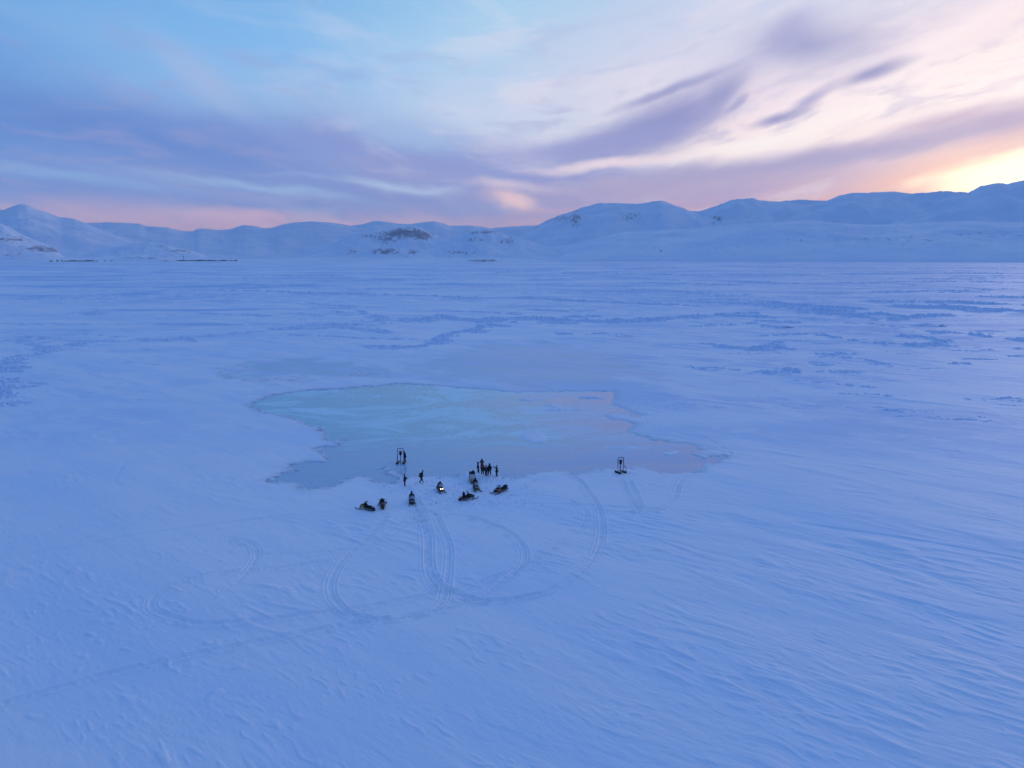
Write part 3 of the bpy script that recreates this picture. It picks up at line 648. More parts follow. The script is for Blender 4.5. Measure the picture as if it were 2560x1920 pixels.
hill('mountain', k6([(-150,330),(50,250),(200,207),(260,200),(330,182),(370,181),(480,195),(560,198),(620,188),(700,181),(760,195),(800,210),(900,205),(1000,215),(1050,225),(1100,218),(1200,212),(1330,205),(1480,210),(1650,260),(1800,330)]), 9800, 13500, 3, .12, grow=.8)
hill('mountain', k5([(-900,340),(-500,300),(-200,200),(-60,150),(0,130),(50,105),(110,87),(160,87),(220,110),(290,135),(370,160),(450,165),(520,190),(600,225),(700,260),(800,295),(950,330),(1100,365),(1250,395)]), 6800, 9800, 4, .14, grow=.8)
hill('mountain', k7([(150,400),(300,330),(480,270),(700,257),(800,248),(850,245),(900,250),(960,250),(1100,256),(1300,290),(1500,330)]), 8500, 10800, 6, .10, grow=.8)
hill('mountain', k7([(-400,420),(-200,370),(0,340),(150,318),(225,315),(300,290),(350,278),(420,250),(470,242),(560,248),(640,252),(700,257),(800,270),(950,300),(1200,360),(1500,420)]), 7000, 9300, 7, .18, [(1785, 548, 30, 8, .9), (1990, 543, 12, 4, .6)], .8)
hill('mountain', k6([(900,330),(1050,300),(1220,270),(1300,230),(1370,188),(1450,155),(1560,120),(1620,105),(1700,75),(1790,70),(1900,77),(1960,75),(2040,62),(2095,53),(2140,68),(2212,97),(2270,120),(2330,140),(2400,160),(2600,200),(2900,280)]), 6300, 8800, 5, .16, [(1400, 545, 70, 14, .62), (1440, 545, 18, 24, .85), (1330, 565, 30, 10, .6), (1575, 540, 40, 16, .65), (1640, 505, 30, 10, .5)], .8)
hill('mountain', k7([(600,330),(850,285),(1000,252),(1060,225),(1120,208),(1200,202),(1300,200),(1400,196),(1480,205),(1650,208),(1860,213),(2100,230),(2500,300)]), 6800, 9500, 8, .16, grow=.8)
hill('mountain', k7([(1300,330),(1600,270),(1760,235),(1860,213),(1900,190),(1940,165),(2000,150),(2070,143),(2110,152),(2160,138),(2212,128),(2320,100),(2500,70),(2700,60),(3000,150),(3300,330)]), 6000, 8800, 9, .16, grow=.8)
hill('hills', k6([(-180,395),(80,320),(160,280),(230,255),(280,250),(330,252),(400,244),(450,232),(510,216),(560,208),(610,218),(680,250),(730,280),(800,330),(900,380)]), 6200, 7600, 10, .20, [(1010, 583, 80, 15, 1.2), (1055, 588, 34, 13, 1.35), (960, 595, 40, 14, .9), (920, 590, 28, 7, .9), (960, 610, 20, 16, .7), (880, 630, 18, 10, .7)], .7)
hill('hills', k6([(300,400),(500,345),(560,318),(700,290),(870,265),(900,250),(960,237),(1060,230),(1100,250),(1150,268),(1230,280),(1300,305),(1340,320),(1480,345),(1700,372),(1900,400)]), 5900, 7300, 11, .20, [(1210, 580, 46, 6, .95), (1190, 600, 26, 8, .8), (1265, 602, 30, 8, .8), (1150, 632, 40, 7, .65)], .7)
hill('hills', k7([(-700,560),(-500,500),(-250,445),(0,430),(220,418),(400,405),(700,385),(900,375),(1150,395),(1300,400),(1600,392),(1900,385),(2212,385),(2600,370),(3200,360),(3700,520)]), 4300, 6400, 12, .10, [(2050, 560, 60, 6, .35), (2200, 600, 260, 20, .40), (2450, 590, 160, 20, .36), (1800, 630, 300, 14, .3)], .6)
hill('hills', k5([(-500,200),(-200,160),(0,192),(60,220),(130,260),(200,290),(280,320),(330,345),(380,372),(460,400)]), 5200, 6200, 13, .16, [(20, 600, 50, 10, .7), (100, 622, 50, 8, .95), (135, 626, 22, 6, 1.0), (30, 635, 60, 8, .5)], .7)
hill('hills', k5([(420,400),(560,372),(680,345),(760,325),(840,315),(920,310),(990,318),(1060,335),(1150,355),(1240,380),(1330,402)]), 5600, 6400, 14, .2, [(420, 613, 40, 7, .6), (450, 627, 34, 6, .85)], .7)
hill('hills', k6([(150,405),(260,375),(340,350),(420,342),(520,348),(600,360),(680,385),(760,405)]), 5500, 6000, 15, .2, [(960, 628, 40, 9, 1.0), (1030, 630, 25, 7, .9)], .7)
hill('hills', k5([(660,418),(700,405),(790,390),(860,382),(960,395),(1060,415),(1110,420)]), 4300, 4700, 16, .2, [(345, 643, 60, 8, .62), (420, 652, 20, 3, .8)], .8)
hill('hills', k6([(850,428),(880,424),(920,418),(960,409),(1000,408),(1040,405),(1080,410),(1110,419),(1180,427)]), 3900, 4250, 17, .25, [(1210, 652, 50, 4, 1.0)], .8)
hill('hills', k5([(-300,402),(200,405),(600,404),(1100,406),(1600,408),(2200,405),(2700,408),(3300,404),(4200,404)]), 5000, 5600, 18, .2, [], 1.0)

# ------------------------------------------------------------------ mesh helpers for built objects
class MB:
    def __init__(s): s.bm = bmesh.new()
    def box(s, c, d, rot=None, bev=0.0):
        r = bmesh.ops.create_cube(s.bm, size=1)['verts']
        mt = Matrix.Translation(c) @ (Matrix.Rotation(rot[0], 4, rot[1]) if rot else Matrix.Identity(4)) @ Matrix.Diagonal((*d, 1))
        bmesh.ops.transform(s.bm, matrix=mt, verts=r)
        if bev: bmesh.ops.bevel(s.bm, geom=list({e for v in r for e in v.link_edges}), offset=bev, segments=2, profile=.5, affect='EDGES')
        return s
    def tube(s, pts, rad, n=8, closed=False):
        pts = [Vector(p) for p in pts]; rings = []
        rads = rad if isinstance(rad, (list, tuple)) else [rad] * len(pts)
        for k, p in enumerate(pts):
            d = (pts[min(k + 1, len(pts) - 1)] - pts[max(k - 1, 0)])
            if closed: d = pts[(k + 1) % len(pts)] - pts[k - 1]
            q = d.to_track_quat('Z', 'Y')
            rings.append([s.bm.verts.new(p + q @ Vector((math.cos(2 * math.pi * a / n) * rads[k], math.sin(2 * math.pi * a / n) * rads[k], 0))) for a in range(n)])
        rr = rings + ([rings[0]] if closed else [])
        for A, B_ in zip(rr[:-1], rr[1:]):
            for a in range(n): s.bm.faces.new((A[a], A[(a + 1) % n], B_[(a + 1) % n], B_[a]))
        if not closed: s.bm.faces.new(rings[0][::-1]); s.bm.faces.new(rings[-1])
        return s
    def loft(s, secs, n=14):
        """secs: (y, cx, half width, z0, z1, exponent): superellipse sections along y"""
        rings = []
        for y, cx, hw, z0, z1, ex in secs:
            rg_ = []
            for a in range(n):
                th = 2 * math.pi * a / n; c, q = math.cos(th), math.sin(th)
                rg_.append(s.bm.verts.new((cx + hw * math.copysign(abs(c) ** (2 / ex), c), y, (z0 + z1) / 2 + (z1 - z0) / 2 * math.copysign(abs(q) ** (2 / ex), q))))
            rings.append(rg_)
        for A, B_ in zip(rings[:-1], rings[1:]):
            for a in range(n): s.bm.faces.new((A[a], A[(a + 1) % n], B_[(a + 1) % n], B_[a]))
        s.bm.faces.new(rings[0][::-1]); s.bm.faces.new(rings[-1]); return s
    def prism(s, poly, x0, x1):
        """poly in (y, z), extruded along x"""
        a = [s.bm.verts.new((x0, y, z)) for y, z in poly]; b = [s.bm.verts.new((x1, y, z)) for y, z in poly]
        s.bm.faces.new(a); s.bm.faces.new(b[::-1])
        for k in range(len(poly)): s.bm.faces.new((a[k], b[k], b[(k + 1) % len(poly)], a[(k + 1) % len(poly)]))
        return s
    def ball(s, c, r, sub=2):
        v = bmesh.ops.create_icosphere(s.bm, subdivisions=sub, radius=1)['verts']
        bmesh.ops.transform(s.bm, matrix=Matrix.Translation(c) @ Matrix.Diagonal((*r, 1)), verts=v); return s
    def cyl(s, a, b, r, n=14): return s.tube([a, b], r, n)
    def build(s, name, m, parent=None, smooth=True):
        bmesh.ops.recalc_face_normals(s.bm, faces=s.bm.faces)
        me = bpy.data.meshes.new(name); s.bm.to_mesh(me); s.bm.free()
        me.materials.append(m)
        if smooth:
            me.polygons.foreach_set('use_smooth', [True] * len(me.polygons))
            me.set_sharp_from_angle(angle=R(40))
        o = bpy.data.objects.new(name, me); C.objects.link(o)
        if parent: o.parent = parent
        return o
def empty(name, x, y, yaw, z=None):
    o = bpy.data.objects.new(name, None); C.objects.link(o); o.empty_display_size = .3
    o.location = (x, y, surface(x, y) if z is None else z); o.rotation_euler = (0, 0, yaw); return o
def head_to(a, b):                             # yaw so that local +Y points from a to b
    return math.atan2(-(b[0] - a[0]), b[1] - a[1])

# ------------------------------------------------------------------ snowmobile (forward +Y)
def ski(sx, steer=0):
    m = MB(); w = .075
    top = [(-.55, .05), (-.1, .03), (.35, .03), (.55, .07), (.68, .16), (.74, .27), (.70, .27), (.63, .17), (.52, .09), (.35, .055), (-.1, .055), (-.55, .075)]
    m.prism(top, -w, w)
    m.tube([(0, .45, .06), (0, .60, .22), (0, .72, .27)], .014, 6)
    m.box((0, .05, .07), (.05, .5, .03))
    rot = Matrix.Translation((sx, 1.05, 0)) @ Matrix.Rotation(steer, 4, 'Z')
    bmesh.ops.transform(m.bm, matrix=rot, verts=m.bm.verts); return m
def snowmobile(x, y, yaw, label, hoodm='black', accent='yellow', lit=False, steer=0, bag=False, rack=False, tail=False, long=False, shield=True):
    r = empty('snowmobile', x, y, yaw); r.scale = (.86,) * 3; tag(r, label, 'snowmobile', 'snowmobiles parked on the snow')
    K_ = -1.35 if not long else -1.55
    # track belt under the tunnel
    m = MB(); o_ = [( .30, .30), (.38, .17), (.22, .05), (-.2, .012), (K_ + .35, .012), (K_ + .08, .08), (K_ + .02, .22), (K_ + .1, .33), (K_ + .35, .38), (.1, .40)]
    m.prism(o_, -.20, .20)
    for k in range(26):
        yy = .2 - k * (.2 - K_ - .35) / 25.0 * 1.0
        m.box((0, yy, .012), (.38, .02, .03))
    tb = m.build('track', M['rubber'], r, False)
    for yy in (.1, -.35, -.8, K_ + .28):
        m = MB(); m.cyl((-.227, yy, .13), (.227, yy, .13), .085, 12); m.build('wheel', M['alu'], tb)
    m = MB(); m.cyl((-.225, K_ + .22, .22), (.225, K_ + .22, .22), .11, 14); m.build('wheel', M['alu'], tb)
    # tunnel
    m = MB(); m.prism([(.45, .36), (.45, .60), (K_ + .2, .56), (K_ - .02, .50), (K_ - .02, .42), (K_ + .2, .44)], -.235, .235)
    for sx in (-1, 1): m.prism([(.3, .34), (.3, .46), (K_ + .2, .44), (K_ + .2, .36)], sx * .237, sx * .245)
    m.build('tunnel', M['dark'], r, False)
    for sx in (-1, 1):
        m = MB(); m.box((sx * .34, -.25, .29), (.19, 1.35, .025), bev=.006); m.tube([(sx * .43, .42, .31), (sx * .435, -.3, .31), (sx * .42, -.95, .34), (sx * .24, -1.02, .42)], .016, 6)
        m.build('running_board', M['alu'], r)
    m = MB(); m.prism([(K_ + .02, .50), (K_ - .14, .40), (K_ - .22, .12), (K_ - .24, .12), (K_ - .17, .42), (K_ + .02, .52)], -.2, .2); m.build('snow_flap', M['rubber'], r, False)
    # cowl
    m = MB()
    m.loft([(1.28, 0, .10, .36, .46, 2.4), (1.20, 0, .24, .28, .55, 2.6), (1.02, 0, .34, .25, .66, 2.6), (.80, 0, .41, .24, .80, 2.5), (.55, 0, .44, .26, .92, 2.4), (.30, 0, .42, .30, .98, 2.3), (.10, 0, .32, .36, .93, 2.3), (-.02, 0, .20, .42, .84, 2.2)], 18)
    cw = m.build('cowl', M[hoodm], r)
    for sx in (-1, 1):
        m = MB(); m.loft([(.95, sx * .34, .05, .36, .60, 2), (.6, sx * .40, .07, .34, .74, 2), (.25, sx * .40, .06, .40, .80, 2)], 10); m.build('side_panel', M[accent], cw)
    # headlights
    for sx in (-1, 1):
        m = MB(); m.loft([(1.10, sx * .15, .07, .60, .66, 2.4), (1.02, sx * .16, .09, .62, .72, 2.4), (.9, sx * .16, .07, .66, .76, 2.4)], 12)
        bmesh.ops.rotate(m.bm, cent=(sx * .13, 1, .68), matrix=Matrix.Rotation(-sx * .35, 3, 'Y'), verts=m.bm.verts)
        m.build('headlight', M['lamp' if lit else 'lens'], cw)
    # windshield: curved sheet with thickness
    if shield:
        m = MB(); rows = []
        for i in range(6):
            t = i / 5; zz_ = .92 + .40 * t; yb = .56 - .34 * t; wv = .36 - .14 * t; row = []
            for j in range(9):
                u = j / 8 * 2 - 1; row.append((u * wv, yb - .20 * u * u, zz_ - .06 * u * u * t))
            rows.append(row)
        vs = [[m.bm.verts.new(p) for p in row] for row in rows]; vb = [[m.bm.verts.new((p[0], p[1] - .012, p[2])) for p in row] for row in rows]
        for i in range(5):
            for j in range(8):
                m.bm.faces.new((vs[i][j], vs[i][j + 1], vs[i + 1][j + 1], vs[i + 1][j])); m.bm.faces.new((vb[i][j], vb[i + 1][j], vb[i + 1][j + 1], vb[i][j + 1]))
        for j in range(8): m.bm.faces.new((vs[5][j], vs[5][j + 1], vb[5][j + 1], vb[5][j])); m.bm.faces.new((vs[0][j], vb[0][j], vb[0][j + 1], vs[0][j + 1]))
        for i in range(5):
            for j in (0, 8): m.bm.faces.new((vs[i][j], vs[i + 1][j], vb[i + 1][j], vb[i][j]))
        m.build('windshield', M['glass'], r)
    # handlebar
    m = MB(); m.tube([(0, .38, .88), (0, .20, 1.08)], .03, 8)
    m.tube([(-.40, .06, 1.10), (-.30, .10, 1.13), (-.15, .20, 1.10), (.15, .20, 1.10), (.30, .10, 1.13), (.40, .06, 1.10)], .014, 8)
    hb_ = m.build('handlebar', M['dark'], r)
    for sx in (-1, 1):
        m = MB(); m.tube([(sx * .30, .10, 1.13), (sx * .42, .05, 1.10)], .028, 8); m.box((sx * .35, .13, 1.12), (.14, .10, .07), bev=.015); m.build('grip', M['rubber'], hb_)
    for sx in (-1, 1):
        m = MB(); m.tube([(sx * .36, .40, .93), (sx * .47, .36, 1.0)], .014, 6); m.ball((sx * .52, .35, 1.02), (.07, .03, .045), 2); m.build('mirror', M['black'], hb_)
    # seat
    m = MB(); m.loft([(.12, 0, .13, .62, .80, 3), (0, 0, .16, .56, .80, 3), (-.3, 0, .18, .55, .75, 3), (-.62, 0, .20, .54, .78, 3), (-.80, 0, .19, .54, .80, 3), (-.9, 0, .15, .56, .72, 3)], 14)
    m.build('seat', M['vinyl'], r)
    if long:
        m = MB(); m.loft([(-.80, 0, .19, .56, .84, 3), (-.95, 0, .20, .56, .98, 3), (-1.15, 0, .20, .56, 1.02, 3), (-1.45, 0, .20, .56, .98, 3), (-1.62, 0, .17, .55, .86, 3), (-1.70, 0, .12, .50, .68, 3)], 14); m.build('rear_seat', M['vinyl'], r)
        m = MB()
        for sx in (-1, 1): m.tube([(sx * .19, -1.2, .95), (sx * .23, -1.62, .92), (sx * .23, -1.80, .72), (sx * .22, -1.84, .45)], .018, 6)
        m.build('grab_bar', M['dark'], r)
    if rack or bag:
        m = MB()
        for sx in (-1, 1): m.tube([(sx * .2, -.95, .56), (sx * .2, -.98, .70), (sx * .2, K_ - .12, .70), (sx * .2, K_ - .08, .52)], .014, 6)
        for yy in (-1.0, -1.15, -1.3, K_ - .1): m.tube([(-.2, yy, .70), (.2, yy, .70)], .010, 6)
        m.build('rack', M['dark'], r)
    m = MB(); m.box((0, K_ - .03, .56), (.26, .05, .07), bev=.01); m.build('taillight', M['tail'] if tail else M['red'], r)
    # front suspension and skis
    for sx in (-1, 1):
        m = MB(); X_ = sx * .52
        m.tube([(sx * .22, .85, .36), (X_, 1.02, .20)], .018, 6); m.tube([(sx * .22, .62, .34), (X_, 1.0, .20)], .018, 6); m.tube([(sx * .25, .8, .52), (X_, 1.03, .34)], .014, 6)
        m.tube([(sx * .26, .85, .62), (sx * .46, 1.0, .26)], .035, 8); m.tube([(X_, 1.05, .06), (X_ * .98, 1.0, .40)], .03, 8)
        m.build('suspension_arm', M['dark'], r)
        ski(X_, steer).build('ski', M['black'], r, False)
    m = MB(); m.tube([(-.16, 1.22, .40), (-.14, 1.36, .42), (.14, 1.36, .42), (.16, 1.22, .40)], .02, 8); m.build('bumper', M['dark'], r)
    return r

# ------------------------------------------------------------------ people
def skinned(name, V_, E_, R_, m, parent, root=0, sub=2, extra=None):
    bm = bmesh.new(); L = bm.verts.layers.skin.verify()
    vs = [bm.verts.new(v) for v in V_]
    for a, b in E_: bm.edges.new((vs[a], vs[b]))
    for k, v in enumerate(vs):
        rr0 = R_[k]; v[L].radius = rr0 if isinstance(rr0, tuple) else (rr0, rr0); v[L].use_root = (k == root)
    me = bpy.data.meshes.new('tmp'); bm.to_mesh(me); bm.free()
    o = bpy.data.objects.new('tmp', me); C.objects.link(o)
    md = o.modifiers.new('s', 'SKIN'); md.use_smooth_shade = True; md.branch_smoothing = .3
    md2 = o.modifiers.new('u', 'SUBSURF'); md2.levels = md2.render_levels = sub
    dg = bpy.context.evaluated_depsgraph_get(); dg.update()
    me2 = bpy.data.meshes.new_from_object(o.evaluated_get(dg)); bpy.data.objects.remove(o)
    if extra:
        bm = bmesh.new(); bm.from_mesh(me2); extra(bm); bm.to_mesh(me2); bm.free()
    me2.name = name; me2.materials.clear(); me2.materials.append(m)
    for mm in (extra and [M['black']] or []): me2.materials.append(mm)
    me2.polygons.foreach_set('use_smooth', [True] * len(me2.polygons))
    q = bpy.data.objects.new(name, me2); C.objects.link(q); q.parent = parent; return q
STAND = dict(pelvis=(0, 0, .95), waist=(0, 0, 1.10), chest=(0, .0, 1.33), neck=(0, 0, 1.49), jaw=(0, .03, 1.58), skull=(0, .01, 1.68),
             sL=(-.19, 0, 1.42), eL=(-.26, -.02, 1.14), wL=(-.26, .08, .90), sR=(.19, 0, 1.42), eR=(.26, -.02, 1.14), wR=(.26, .08, .90),
             hL=(-.10, 0, .90), kL=(-.11, .03, .50), aL=(-.11, -.02, .10), hR=(.10, 0, .90), kR=(.11, .03, .50), aR=(.11, -.02, .10))
def person(x, y, yaw, label, jacket='c_black', trouser='c_black', hat='c_black', pose=None, z=None, group=None, hood=False, helmet=False, scale=1.0, long=False, seated=False):
    r = empty('person', x, y, yaw, z); r.scale = (scale,) * 3; tag(r, label, 'person', group)
    J = dict(STAND); J.update(pose or {}); J = {k: Vector(v) for k, v in J.items()}
    def hand(w, e, side):
        """palm, four bent fingers of unequal length and a thumb leaving the side of the palm"""
        d = (w - e).normalized(); up = Vector((0, 0, 1)) if abs(d.z) < .9 else Vector((0, 1, 0))
        sidev = d.cross(up).normalized(); nrm = sidev.cross(d)
        pts = [w + d * .05]; rad = [.030]; ed = [(-1, 0)]
        for f, (o_, l) in enumerate(((-.027, .070), (-.009, .082), (.009, .076), (.027, .060))):
            a = len(pts); base = w + d * .085 + sidev * o_
            pts += [base, base + d * l * .55 - nrm * .012, base + d * l - nrm * .04]; rad += [.011, .010, .008]
            ed += [(0, a), (a, a + 1), (a + 1, a + 2)]
        a = len(pts); tb = w + d * .045 - sidev * .035 * side
        pts += [tb, tb + d * .03 - sidev * .03 * side - nrm * .01]; rad += [.014, .011]; ed += [(0, a), (a, a + 1)]
        return pts, rad, ed
    names = ['pelvis', 'waist', 'chest', 'neck', 'jaw', 'skull', 'sL', 'eL', 'wL', 'sR', 'eR', 'wR', 'hL', 'kL', 'aL', 'hR', 'kR', 'aR']
    rad = [(.15, .11), (.14, .10), (.16, .11), .06, .078, .10, .065, .048, .032, .065, .048, .032, .09, .065, .045, .09, .065, .045]
    V_ = [J[n] for n in names]; E_ = [(0, 1), (1, 2), (2, 3), (3, 4), (4, 5), (2, 6), (6, 7), (7, 8), (2, 9), (9, 10), (10, 11), (0, 12), (12, 13), (13, 14), (0, 15), (15, 16), (16, 17)]
    R_ = list(rad)
    hands = []
    for w, e, sd_ in ((8, 7, 1), (11, 10, -1)):
        hp, hr, he = hand(V_[w], V_[e], sd_); off = len(V_); hands.append((hp, hr, he, w))
        V_ += hp; R_ += hr; E_ += [(w if a < 0 else off + a, off + b) for a, b in he]
    for a, k in ((14, 'aL'), (17, 'aR')):
        V_.append(J[k] + Vector((0, .15, -.05))); R_.append(.04); E_.append((a, len(V_) - 1))
    fw = (J['jaw'] - J['neck']); face = J['skull'] * .6 + J['jaw'] * .4
    def feat(bm):
        def ball(c, r_, mi):
            n0 = len(bm.faces); v = bmesh.ops.create_icosphere(bm, subdivisions=1, radius=1)['verts']
            bmesh.ops.transform(bm, matrix=Matrix.Translation(c) @ Matrix.Diagonal((*r_, 1)), verts=v)
            for f in {f for q in v for f in q.link_faces}: f.material_index = mi
        ball(face + Vector((0, .095, -.015)), (.015, .022, .024), 0)
        for s_ in (-1, 1):
            ball(face + Vector((s_ * .034, .085, .015)), (.013, .008, .008), 1); ball(face + Vector((s_ * .098, 0, 0)), (.012, .022, .032), 0)
        ball(face + Vector((0, .082, -.06)), (.026, .008, .006), 1)
    skinned('body', V_, E_, R_, M['skin'], r, 0, 1, feat)
    # clothes follow the same joints
    hem = J['pelvis'].lerp(J['waist'], -.55 if long else -.15) + (Vector((0, .03, .06)) if seated else Vector())
    jv = [J['chest'], J['waist'], hem, J['neck'] * .85 + J['chest'] * .15, J['sL'], J['eL'], J['wL'], J['sR'], J['eR'], J['wR']]
    skinned('jacket', jv, [(0, 1), (1, 2), (0, 3), (0, 4), (4, 5), (5, 6), (0, 7), (7, 8), (8, 9)],
            [(.25, .19), (.235, .18), (.25, .19), .095, .115, .092, .068, .115, .092, .068], M[jacket], r, 0, 1)
    tv = [J['pelvis'], J['hL'], J['kL'], J['aL'] + Vector((0, 0, .06)), J['hR'], J['kR'], J['aR'] + Vector((0, 0, .06))]
    skinned('trousers', tv, [(0, 1), (1, 2), (2, 3), (0, 4), (4, 5), (5, 6)], [(.19, .15), .135, .105, .085, .135, .105, .085], M[trouser], r, 0, 1)
    for k in ('aL', 'aR'):
        a = J[k]; skinned('boot', [a + Vector((0, 0, .16)), a + Vector((0, -.01, -.01)), a + Vector((0, .18, -.035))], [(0, 1), (1, 2)], [.072, .078, .058], M['c_black'], r, 1, 1)
    for (hp, hr, he, w), e_ in zip(hands, (J['eL'], J['eR'])):
        wv = J['wL' if w == 8 else 'wR']
        skinned('glove', [wv] + hp, [(0 if a < 0 else a + 1, b + 1) for a, b in he], [.042] + [q + .006 for q in hr], M['black'], r, 0, 1)
    sk = J['skull']
    m = MB()
    if helmet:
        m.ball(sk + Vector((0, 0, -.01)), (.145, .165, .155), 3); m.box(sk + Vector((0, .13, -.09)), (.16, .10, .08), bev=.02); m.build('helmet', M[hat], r)
    elif hood:
        m.ball(sk + Vector((0, -.025, -.02)), (.145, .150, .165), 3); m.tube([sk + Vector((math.cos(a) * .105, .105, math.sin(a) * .13 - .02)) for a in np.linspace(0, 2 * math.pi, 13)[:-1]], .03, 6, closed=True); m.build('hood', M[jacket], r)
    else:
        m.ball(sk + Vector((0, -.01, .045)), (.118, .128, .10), 3); m.tube([sk + Vector((math.cos(a) * .112, math.sin(a) * .122 - .01, .01)) for a in np.linspace(0, 2 * math.pi, 13)[:-1]], .02, 6, closed=True); m.build('hat', M[hat], r)
    m = MB(); m.tube([J['neck'] + Vector((0, 0, -.03)), J['neck'] + Vector((0, .01, .06))], [.095, .085], 12); m.build('collar', M[jacket], r)
    return r

# ------------------------------------------------------------------ tall frame rigs with a hanging motor
def rig(x, y, yaw, label, motor='orange', shroud='red', cage=True, hose=None):
    r = empty('drilling_rig', x, y, yaw); tag(r, label, 'drilling rig', 'tall frame rigs standing by the pool')
    Wd, Ht = .52, 2.42
    for sx in (-1, 1):
        m = MB(); m.prism([(-.72, .24), (-.62, .06), (-.45, .0), (.5, .0), (.70, .05), (.80, .22), (.74, .26), (-.68, .27)], sx * Wd - .13, sx * Wd + .13)
        bmesh.ops.bevel(m.bm, geom=list(m.bm.edges), offset=.025, segments=2, affect='EDGES')
        sk_ = m.build('skid', M['rubber'], r)
        m = MB(); m.box((sx * Wd, .35, .275), (.10, .22, .03), bev=.008); m.box((sx * Wd, -.2, .275), (.10, .22, .03), bev=.008); m.build('skid_plate', M['alu'], sk_)
    m = MB()
    m.tube([(-Wd, 0, .25), (-Wd, 0, Ht - .18), (-Wd + .05, 0, Ht - .05), (-Wd + .18, 0, Ht), (Wd - .18, 0, Ht), (Wd - .05, 0, Ht - .05), (Wd, 0, Ht - .18), (Wd, 0, .25)], .052, 8)
    m.box((-Wd, 0, Ht - .42), (.12, .09, .10), bev=.01); m.box((Wd, 0, Ht - .42), (.12, .09, .10), bev=.01)
    m.build('upright_frame', M['steel'], r)
    m = MB()
    for sx in (-1, 1):
        m.tube([(sx * Wd, 0, Ht - .3), (sx * Wd, .55, .28)], .020, 6)
    m.build('brace', M['steel'], r)
    m = MB(); m.tube([(-Wd, -.12, .33), (Wd, -.12, .33)], .028, 8); m.tube([(-Wd, .30, .31), (Wd, .30, .31)], .024, 8); m.box((0, .08, .34), (.34, .45, .05), bev=.01); m.build('base_crossbar', M['alu'], r)
    m = MB(); m.tube([(-.08, 0, Ht), (-.08, 0, Ht - .42)], .010, 6); m.tube([(.14, 0, Ht), (.14, 0, Ht - .40)], .010, 6); m.tube([(-Wd, 0, Ht - .42), (-.14, 0, Ht - .48)], .014, 6); m.tube([(Wd, 0, Ht - .42), (.14, 0, Ht - .48)], .014, 6)
    m.tube([(-Wd, 0, 1.52), (Wd, 0, 1.52)], .012, 6); m.build('hanger', M['steel'], r)
    m = MB(); m.box((0, 0, 1.83), (.34, .32, .30), bev=.05); m.cyl((0, 0, 1.40), (0, 0, 1.70), .17, 16); m.box((.14, .05, 1.58), (.18, .2, .2), bev=.02)
    mo = m.build('motor', M['black'], r)
    m = MB(); m.ball((0, 0, 1.93), (.20, .18, .13), 2); m.cyl((-.26, 0, 1.95), (.26, 0, 1.95), .06, 10)
    for sx in (-1, 1): m.tube([(sx * .18, 0, 2.0), (sx * .26, 0, 1.9), (sx * .24, 0, 1.72), (sx * .17, 0, 1.62)], .022, 6)
    m.build('motor_cover', M[shroud], mo)
    m = MB(); m.cyl((0, 0, 1.34), (0, 0, 1.42), .16, 16); m.build('flange', M['dark'], mo)
    m = MB(); m.cyl((0, 0, .0), (0, 0, 1.36), .075, 14); m.cyl((0, 0, .22), (0, 0, .36), .12, 14); m.build('pipe', M['pipe'], r)
    if hose:
        m = MB(); m.tube(spline([(-.45, .2, .9), (-.75, .15, 1.0), (-1.02, .05, .75), (-1.12, 0, .38), (-1.05, -.05, .06), (-.8, -.1, .03)], .08), .035, 8); m.build('hose', M['hose'], r)
    return r

# ------------------------------------------------------------------ placement
def between(a, b, t=.5): return a[0] + (b[0] - a[0]) * t, a[1] + (b[1] - a[1]) * t
SMS = {}
def put(key, tail_px, nose_px, label, **k):
    a, b = G(*tail_px), G(*nose_px); x, y = between(a, b, .46); yw = head_to(a, b)
    SMS[key] = (x, y, yw); return snowmobile(x, y, yw, label, **k)
put('A', (936, 1282), (896, 1272), 'black snowmobile seen side-on facing left, leftmost of the parked row', rack=True, steer=.2)
put('B', (957, 1278), (955, 1262), 'black snowmobile pointing away from the camera with yellow marks, second from left', rack=True, steer=-.35, shield=True)
put('C', (1028, 1252), (1032, 1270), 'dark snowmobile with an upright rider, third from left behind the curved tracks', hoodm='dark', accent='olive')
put('D', (1093, 1224), (1109, 1241), 'snowmobile with its headlights lit and a crouching rider', lit=True, accent='red', steer=.1)
put('E', (1184, 1219), (1197, 1238), 'dark olive snowmobile hitched in front of the cargo sled', hoodm='olive', accent='dark', steer=.2)
put('F', (1149, 1257), (1190, 1247), 'snowmobile facing right with a bag on its seat and red tail end', tail=True, rack=True, bag=True, accent='dark', steer=-.1)
put('G', (1268, 1228), (1228, 1241), 'long snowmobile with a raised rear seat and orange side panels, rightmost', accent='orange', long=True, steer=-.2)

# bag left on the seat of F
x, y, yw = SMS['F']; zb = surface(x, y)
b_ = empty('bag', x - math.sin(yw) * -.55, y + math.cos(yw) * -.55, yw, zb + .68); tag(b_, 'black backpack standing on the seat of the right-facing snowmobile', 'backpack')
m = MB(); m.loft([(-.16, 0, .15, .0, .34, 3), (-.05, 0, .19, .0, .42, 3), (.10, 0, .18, .0, .40, 3), (.17, 0, .12, .02, .32, 3)], 14); m.build('pack', M['c_black'], b_)
m = MB(); m.ball((0, -.02, .48), (.12, .12, .11), 2); m.build('top_roll', M['c_black'], b_)
x2, y2 = SMS['B'][:2]; yw2 = SMS['B'][2]
b_ = empty('bag', x2 - math.sin(yw2) * -1.0, y2 + math.cos(yw2) * -1.0, yw2, surface(x2, y2) + .61); tag(b_, 'grey cargo bag strapped on the rear rack of the snowmobile pointing away', 'bag')
m = MB(); m.loft([(-.18, 0, .12, .0, .2, 3), (-.08, 0, .2, .0, .26, 3), (.12, 0, .2, .0, .26, 3), (.2, 0, .12, .0, .2, 3)], 14); pk = m.build('pack', M['c_grey'], b_)
